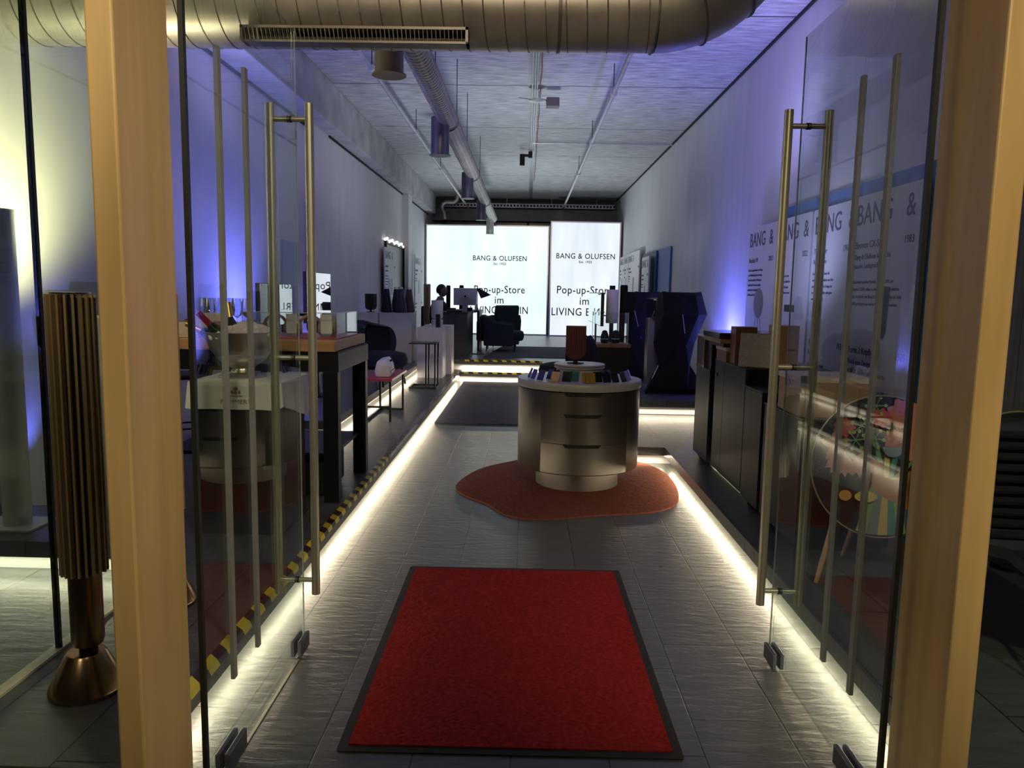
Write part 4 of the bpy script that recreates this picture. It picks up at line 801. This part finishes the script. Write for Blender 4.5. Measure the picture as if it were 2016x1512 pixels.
# ------------------------------------------------------------------ big faceted speakers
def facet_speaker(loc, rz, label):
    t = thing('faceted_speaker', label, 'speaker', loc, rz, 'pair of large faceted black speakers')
    n = 8
    lv = [(0, [(-.40, -.16), (-.10, -.12), (.10, -.12), (.40, -.16), (.34, .16), (.10, .20), (-.14, .20), (-.36, .14)], 0),
          (.06, [(-.36, -.16), (-.08, -.20), (.12, -.20), (.34, -.14), (.30, .16), (.10, .22), (-.14, .22), (-.33, .14)], .03),
          (.36, [(-.25, -.20), (-.02, -.28), (.12, -.22), (.17, -.06), (.16, .12), (.06, .20), (-.12, .20), (-.22, .06)], 0),
          (.62, [(-.31, -.14), (-.08, -.36), (.06, -.30), (.20, -.12), (.17, .12), (.06, .22), (-.14, .24), (-.28, .06)], .02),
          (1.00, [(-.22, -.26), (-.02, -.40), (.20, -.28), (.36, -.04), (.28, .16), (.08, .28), (-.16, .28), (-.26, .10)], 0),
          (1.24, [(-.24, -.22), (-.02, -.30), (.16, -.26), (.27, -.06), (.22, .14), (.08, .24), (-.14, .24), (-.24, .08)], .04),
          (1.27, [(-.21, -.19), (-.02, -.25), (.14, -.22), (.23, -.05), (.19, .12), (.08, .20), (-.13, .20), (-.20, .08)], 0)]
    ls = [[(x, y, z + (dz if k % 3 == 0 else 0)) for k, (x, y) in enumerate(p)] for z, p, dz in lv]
    m = MB().loops(ls); bmesh.ops.triangulate(m.bm, faces=m.bm.faces)
    obj('body', m, 'blackfab', t)
    e = lambda a, b: [ls[a[0]][a[1]], ls[b[0]][b[1]]]
    for a, b in (((3, 2), (2, 3)), ((4, 1), (3, 2)), ((2, 0), (1, 0))):
        p, q = [Vector(v) for v in e(a, b)]; c = p.lerp(q, .0), p.lerp(q, .6)
        obj('edge_trim', MB().tube([c[0] * 1.004, c[1] * 1.004], .006, 6), 'alu', t)
    return t
facet_speaker((1.905, 9.6, .36), 0, 'large faceted black speaker before the violet lit wall'); facet_speaker((1.70, 11.25, .36), R(-20), 'large faceted black speaker half hidden behind the grey stand')
t = thing('screen_stand', 'grey aluminium stand panel with a small glossy screen on top', 'stand', (1.72, 10.42, .36))
obj('panel', MB().box(-.07, -.12, .02, .09, .10, .92), 'alu', t, bevel=.006); obj('foot', MB().box(-.14, -.16, 0, .12, .14, .02), 'alu', t)
obj('set', MB().box(-.03, -.52, .925, .16, .35, 1.19), 'black', t, bevel=.01); obj('screen', MB().box(-.036, -.50, .945, -.03, .33, 1.17), 'mirrorblack', t, bevel=.004)
# vitrine pedestal
t = thing('vitrine_pedestal', 'dark wooden pedestal under the small glass case', 'pedestal', (1.10, 9.95, .36)); obj('body', MB().box(-.22, -.17, .02, .24, .20, .55), 'black', t); obj('top', MB().box(-.235, -.19, .55, .255, .22, .592), 'walnut', t); obj('plinth', MB().box(-.2, -.15, 0, .22, .18, .02), 'seam', t)
t = thing('glass_case', 'small clear glass case on the dark pedestal', 'vitrine', (1.10, 9.95, .954)); m = MB(); a, b, hh = .215, .165, .40
for q in ((-a, -b, 0, a, -b + .006, hh), (-a, b - .006, 0, a, b, hh), (-a, -b + .006, 0, -a + .006, b - .006, hh), (a - .006, -b + .006, 0, a, b - .006, hh), (-a, -b, hh, a, b, hh + .006)): m.box(*q)
obj('glass', m, 'glass_thin', t); m = MB()
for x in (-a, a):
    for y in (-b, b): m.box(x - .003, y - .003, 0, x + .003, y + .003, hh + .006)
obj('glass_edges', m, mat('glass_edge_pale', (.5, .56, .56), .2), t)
for i, (x, y, lab) in enumerate(((1.03, 9.92, 'dark round gadget in the small glass case, near the drum'), (1.18, 9.98, 'second dark round gadget in the small glass case'))):
    t = thing('earphone_case', lab, 'gadget', (x, y, .956), 0, 'gadgets in the small glass case'); obj('body', MB().lathe([(0, 0), (.045, 0), (.055, .03), (.05, .10), (.03, .16), (0, .17)], n=24), 'charcoal', t, smooth=True); obj('ring', MB().lathe([(.054, .05), (.058, .055), (.054, .06)], n=24), 'alu', t, smooth=True)
t = thing('wide_screen', 'wide glossy screen on a stand behind the small glass case', 'screen', (1.0, 11.2, .36), R(-90)); obj('housing', MB().box(-1.0, 0, .80, 1.0, .04, 1.25), 'black', t, bevel=.004); obj('screen', MB().box(-.99, -.004, .81, .99, 0, 1.24), 'mirrorblack', t); obj('pole', MB().box(-.05, .005, .02, .05, .035, .80), 'black', t); obj('foot', MB().box(-.3, -.12, 0, .3, .16, .02), 'black', t)
t = thing('white_cylinder', 'white cylinder speaker with a black cap behind the small glass case', 'lamp', (1.19, 10.62, .36)); obj('stand', MB().lathe([(0, 0), (.14, 0), (.14, .02), (.03, .04), (.03, .83), (0, .83)], n=24), 'black', t, smooth=True); obj('cylinder', MB().lathe([(0, .83), (.077, .83), (.08, .835), (.08, 1.29), (.077, 1.295), (0, 1.295)], n=32), 'white', t, smooth=True); obj('cap', MB().lathe([(0, 1.295), (.04, 1.295), (.04, 1.35), (0, 1.35)], n=24), 'black', t, smooth=True)  # white speaker body on a stand, gives no light

# ------------------------------------------------------------------ black cabinets with retro sets
def cabinet(x0, y0, x1, y1, z1, label, knob=False, split=None):
    t = thing('low_cabinet', label, 'cabinet', (x0, y0, .18), 0, 'black cabinets on the platform'); w, d, h = x1 - x0, y1 - y0, z1 - .18
    obj('body', MB().box(.018, 0, .03, w, d, h - .012), 'black', t); obj('top', MB().box(-.002, -.004, h - .012, w, d + .004, h), 'black', t, bevel=.002); obj('plinth', MB().box(.05, .02, 0, w - .03, d - .02, .03), 'seam', t)
    cuts = [0, d] if not split else [0, split, d]
    for a, b in zip(cuts, cuts[1:]):
        dd = obj('door', MB().box(0, a + .002, .03, .018, b - .002, h - .014), 'charcoal', t, bevel=.002)
        if knob and b == d: obj('knob', MB().cyl((-.008, b - .08, h - .12), (0, b - .08, h - .12), .014), 'black', dd, smooth=True)
    return t
cabinet(1.53, 6.26, 2.1, 6.76, .985, 'charcoal cabinet farthest from the door, below the stacked record player'); cabinet(1.545, 5.30, 2.15, 6.16, 1.09, 'tall charcoal cabinet with two fronts and a round knob', True, .58); cabinet(1.53, 4.86, 2.0, 5.24, .985, 'narrow charcoal cabinet with the near posters behind'); cabinet(1.53, 4.14, 2.05, 4.8, .93, 'charcoal cabinet behind the glass door carrying the tan wooden set')
t = thing('framed_radio', 'aluminium framed retro speaker box at the far end of the cabinets', 'speaker', (1.58, 6.58, .986)); obj('case', MB().box(-.05, -.10, 0, .35, .14, .26), 'walnut', t); obj('frame', MB().box(-.06, -.11, .26, .36, .15, .275).box(-.06, -.11, 0, -.05, -.10, .26).box(-.06, .14, 0, -.05, .15, .26), 'alu', t); obj('glass_front', MB().box(-.056, -.1, .02, -.05, .14, .25), 'charcoal', t)
tag(obj('black_speaker_box', MB().box(1.545, 6.30, .986, 1.64, 6.44, 1.20), 'black', bevel=.004), 'upright black speaker box next to the aluminium framed set', 'speaker')
t = thing('cream_topped_set', 'brown wooden set with cream front strip under the record player', 'radio', (1.60, 6.02, 1.091)); obj('case', MB().box(-.06, -.20, 0, .34, .10, .085), 'walnut', t, bevel=.003); obj('front_strip', MB().box(-.065, -.205, .085, .34, .105, .112), 'cream', t, bevel=.002)
t = thing('record_player', 'flat record player with dark smoked lid stacked on top of the wooden set', 'record player', (1.62, 6.10, 1.204)); obj('lower_box', MB().box(-.10, -.26, 0, .34, .20, .03), 'black', t); obj('case', MB().box(-.13, -.28, .03, .36, .24, .065), 'tan', t, bevel=.003); obj('lid', MB().box(-.14, -.29, .066, .37, .25, .112), mat('smoked_lid', (.02, .02, .03), .1), t, bevel=.004)
tag(obj('wooden_speaker_box', MB().box(1.56, 5.66, 1.091, 1.72, 5.80, 1.37), 'walnut', bevel=.003), 'plain upright walnut speaker cabinet beside the record player', 'speaker')
t = thing('cloth_front_speaker', 'walnut speaker box with pale ribbed cloth front leaning back', 'speaker', (1.625, 5.375, 1.0915), R(-32)); mt_ = Matrix.Rotation(R(-9), 4, 'X')
obj('case', MB().box(-.12, 0, .0, .12, .13, .25).xf(mt_), 'walnut', t, bevel=.003); obj('cloth_front', MB().box(-.115, -.012, .008, .115, 0, .245).xf(mt_), 'grillecloth', t, bevel=.003)
t = thing('tan_set', 'large tan wooden set with a silver top strip on the cabinet behind the door', 'radio', (1.57, 4.27, .931)); obj('case', MB().box(-.03, -.06, 0, .36, .32, .195), 'tan', t, bevel=.004); obj('top_strip', MB().box(-.035, -.065, .195, .36, .325, .225), 'cream', t, bevel=.002); obj('corner', MB().box(-.04, -.067, .175, .0, -.06, .235), 'alu', t)
t = thing('tall_tan_set', 'tall tan wooden speaker standing behind the door handle', 'speaker', (1.86, 5.56, 1.0915)); obj('case', MB().box(-.04, -.04, 0, .12, .16, .30), 'tan', t, bevel=.004); obj('trim', MB().box(-.046, .02, .02, -.04, .03, .28), 'cream', t)

# ------------------------------------------------------------------ painted disc speaker (wooden legs)
for nm, c in (('p_salmon', (.42, .13, .10)), ('p_pink', (.36, .17, .17)), ('p_red', (.38, .04, .035)), ('p_green', (.10, .24, .10)), ('p_leaf', (.22, .34, .08)), ('p_teal', (.03, .20, .16)), ('p_yellow', (.55, .40, .10)), ('p_orange', (.50, .22, .05)), ('p_brown', (.40, .18, .06)), ('p_blue', (.07, .13, .22)), ('p_grey', (.15, .20, .21))): plain(nm, c, .7)
def disc_speaker(loc, rz, label, art):
    t = thing('disc_speaker', label, 'speaker', loc, rz, 'round speakers on wooden legs'); T = Matrix.Translation((0, 0, .58)) @ Matrix.Rotation(R(-8), 4, 'X')
    r = .35
    b = obj('body', MB().lathe([(0, 0), (.20, .0), (.30, .03), (r, .085), (r, .10), (0, .10)], n=64).xf(T @ Matrix.Translation((0, .0, 0)) @ Matrix.Rotation(R(90), 4, 'X')), 'black', t, smooth=True)
    obj('rim', MB().tube([(r * cos(a), -.10, r * sin(a)) for a in [2 * pi * k / 72 for k in range(73)]], .004, 6).xf(T), mat('brass_rim', (.50, .40, .22), .4, .6), t, smooth=True)
    cov = obj('cover', MB().lathe([(0, .10), (r - .003, .10), (r - .005, .106), (.18, .113), (0, .115)], n=64).xf(T @ Matrix.Rotation(R(90), 4, 'X')), 'blackfab', t, smooth=True)
    if art:
        yy = [-.118]
        def put(nm, poly, mt):
            yy[0] -= .00025
            def lim(x, z):
                q = math.hypot(x, z); f = min(1, .342 / q) if q else 1; return (x * f, z * f)
            obj(nm, MB().prism([lim(*p) for p in poly], 'y', yy[0], yy[0] + .006).xf(T), mt, cov)
        def petal(cx, cz, a, ln, wd, mt='p_pink'):
            u, v = (cos(R(a)), sin(R(a))), (-sin(R(a)), cos(R(a)))
            put('petal', [(cx + u[0] * ln * s + v[0] * wd * q, cz + u[1] * ln * s + v[1] * wd * q) for s, q in ((0, .25), (.35, 1), (.7, .9), (1, 0), (.7, -.9), (.35, -1), (0, -.25))], mt)
        # striped stems and the hand holding them
        for x, mt in ((-.06, 'p_leaf'), (-.03, 'p_grey'), (.0, 'p_yellow'), (.025, 'p_teal'), (.05, 'p_leaf'), (.075, 'p_blue')): put('stem', [(x - .02 - .35 * .1, -.34), (x - .10, -.34), (x + .02, -.08), (x + .04, -.08)] if False else [(x * 1.9 - .03, -.335), (x * 1.9 + .028, -.335), (x * .8 + .028, -.05), (x * .8 - .0, -.05)], mt)
        for x0, z0, x1, z1, mt in ((0, -.06, -.05, .15, 'p_green'), (.01, -.06, .02, .18, 'p_yellow'), (.03, -.06, .08, .16, 'p_teal'), (-.02, -.06, -.13, .05, 'p_leaf'), (.05, -.06, .16, .05, 'p_green'), (-.04, .1, -.10, .24, 'p_green')): put('stem', [(x0 - .014, z0), (x0 + .014, z0), (x1 + .01, z1), (x1 - .01, z1)], mt)
        put('hand_shape', [(-.06, -.02), (-.03, .03), (-.01, .02), (0, -.05), (.05, -.06), (.16, .0), (.32, -.02), (.31, -.14), (.18, -.24), (.10, -.20), (.0, -.15), (-.06, -.10)], 'p_brown')
        for cx, cz in ((-.235, .10),): [petal(cx, cz, a, .085, .022) for a in (20, 90, 160, 235, 300)]
        for cx, cz, rot in ((-.20, .06, 255), (-.115, .06, 285)): [petal(cx, cz, rot + d, .115, .024) for d in (-38, -19, 0, 19, 38)]
        for cx, cz, rr, mt in ((.10, .26, .085, 'p_salmon'), (.17, .12, .10, 'p_salmon'), (-.02, .24, .05, 'p_red'), (-.20, .19, .05, 'p_red'), (.06, .13, .06, 'p_salmon')):
            put('flower', [(cx + rr * (1 + .13 * cos(9 * a)) * cos(a), cz + rr * (1 + .13 * cos(9 * a)) * sin(a) * .9) for a in [2 * pi * k / 54 for k in range(54)]], mt); 
            for k in range(7): a = 2 * pi * k / 7; put('flower_line', [(cx, cz - .002), (cx + rr * .85 * cos(a), cz + rr * .75 * sin(a)), (cx, cz + .002)], 'p_red')
        for cx, cz in ((-.12, .20), (-.05, .30), (-.15, .13), (-.06, .14)):
            for k in range(6): a = 2 * pi * k / 6 + cx * 20; put('sprig', [(cx, cz - .003), (cx + .045 * cos(a), cz + .045 * sin(a) - .003), (cx + .045 * cos(a), cz + .045 * sin(a) + .003), (cx, cz + .003)], 'p_green'); put('sprig', [(cx + .047 * cos(a) + .009 * cos(q), cz + .047 * sin(a) + .009 * sin(q)) for q in [2 * pi * j / 8 for j in range(8)]], 'p_leaf')
        put('bowl_shape', [(.03 + .05 * cos(a), .10 + .05 * sin(a)) for a in [pi + pi * k / 12 for k in range(13)]], 'p_grey')
        for cx, cz, ax, mt in ((-.20, -.14, .030, 'p_orange'), (-.10, -.145, .055, 'p_yellow')): put('fruit', [(cx + ax * cos(a), cz + .026 * sin(a)) for a in [2 * pi * k / 24 for k in range(24)]], mt)
    for s in (-1, 1): obj('leg', MB().cyl((s * .30, -.13, 0), (s * .16, -.02, .40), .011, .018, 14), 'oak', t, smooth=True)
    obj('rear_leg', MB().cyl((0, .28, 0), (0, .06, .42), .011, .018, 14), 'oak', t, smooth=True)
    return t
disc_speaker((1.775, 3.80, .18), R(0), 'round speaker with painted flowers, fruit and a hand on black, on wooden legs', True)
disc_speaker((2.14, 3.35, .18), R(10), 'plain dark round speaker with a white cable beside the painted one', False)
tag(obj('white_cable', MB().tube([(1.86, 3.2, .70), (1.80, 3.18, .6), (1.78, 3.18, .5), (1.80, 3.18, .38), (1.84, 3.2, .26), (1.86, 3.22, .19)], .006, 8), 'white', smooth=True), 'white cable hanging beside the painted round speaker', 'cable')
# ribbed chair at the window
t = thing('ribbed_chair', 'dark lounge chair with horizontal ribs on the backrest at the shop window', 'chair', (2.15, 2.92, .18), R(0))
ls = []
for y, z, w in ((-.26, .30, .26), (-.28, .36, .31), (-.15, .40, .33), (.05, .36, .33), (.16, .40, .34), (.22, .55, .36), (.27, .80, .36), (.30, .90, .33), (.32, .92, .20)):
    ls.append([(w * q, y - .03 * (1 - q * q), z + .10 * q * q * (y < .1)) for q in [k / 8 - 1 for k in range(17)]] + [(w * q, y - .03 * (1 - q * q) + (.035 if y > .1 else 0), z - (.045 if y <= .1 else 0) + .10 * q * q * (y < .1)) for q in [1 - k / 8 for k in range(17)]])
obj('shell', MB().loops(ls), 'charcoal', t, smooth=True)
m = MB()
for k in range(10): z = .46 + k * .045; y = .165 + .30 * (z - .40) * .62; m.tube([(.335 * q, y - .035 * (1 - q * q), z) for q in [j / 6 - 1 for j in range(13)]], .017, 8)
obj('ribs', m, 'blackfab', t, smooth=True); obj('seat_rim', MB().tube([(.27 * q, -.27 - .035 * (1 - q * q), .30 + .09 * q * q) for q in [j / 8 - 1 for j in range(17)]], .006, 6), 'alu', t)
for x, y in ((-.2, -.16), (.2, -.16), (-.2, .18), (.2, .18)): obj('leg', MB().cyl((x * 1.1, y * 1.2, 0), (x, y, .34), .009, .014, 10), 'alu', t, smooth=True)
m = MB()
for k in range(9): m.box(2.60, 2.95 + k * .155, .18, 2.63, 2.95 + k * .155 + .15, 2.3)
tag(obj('slat_panel', m, 'curtain'), 'grey vertical wood panelling behind the ribbed chair', 'panel')
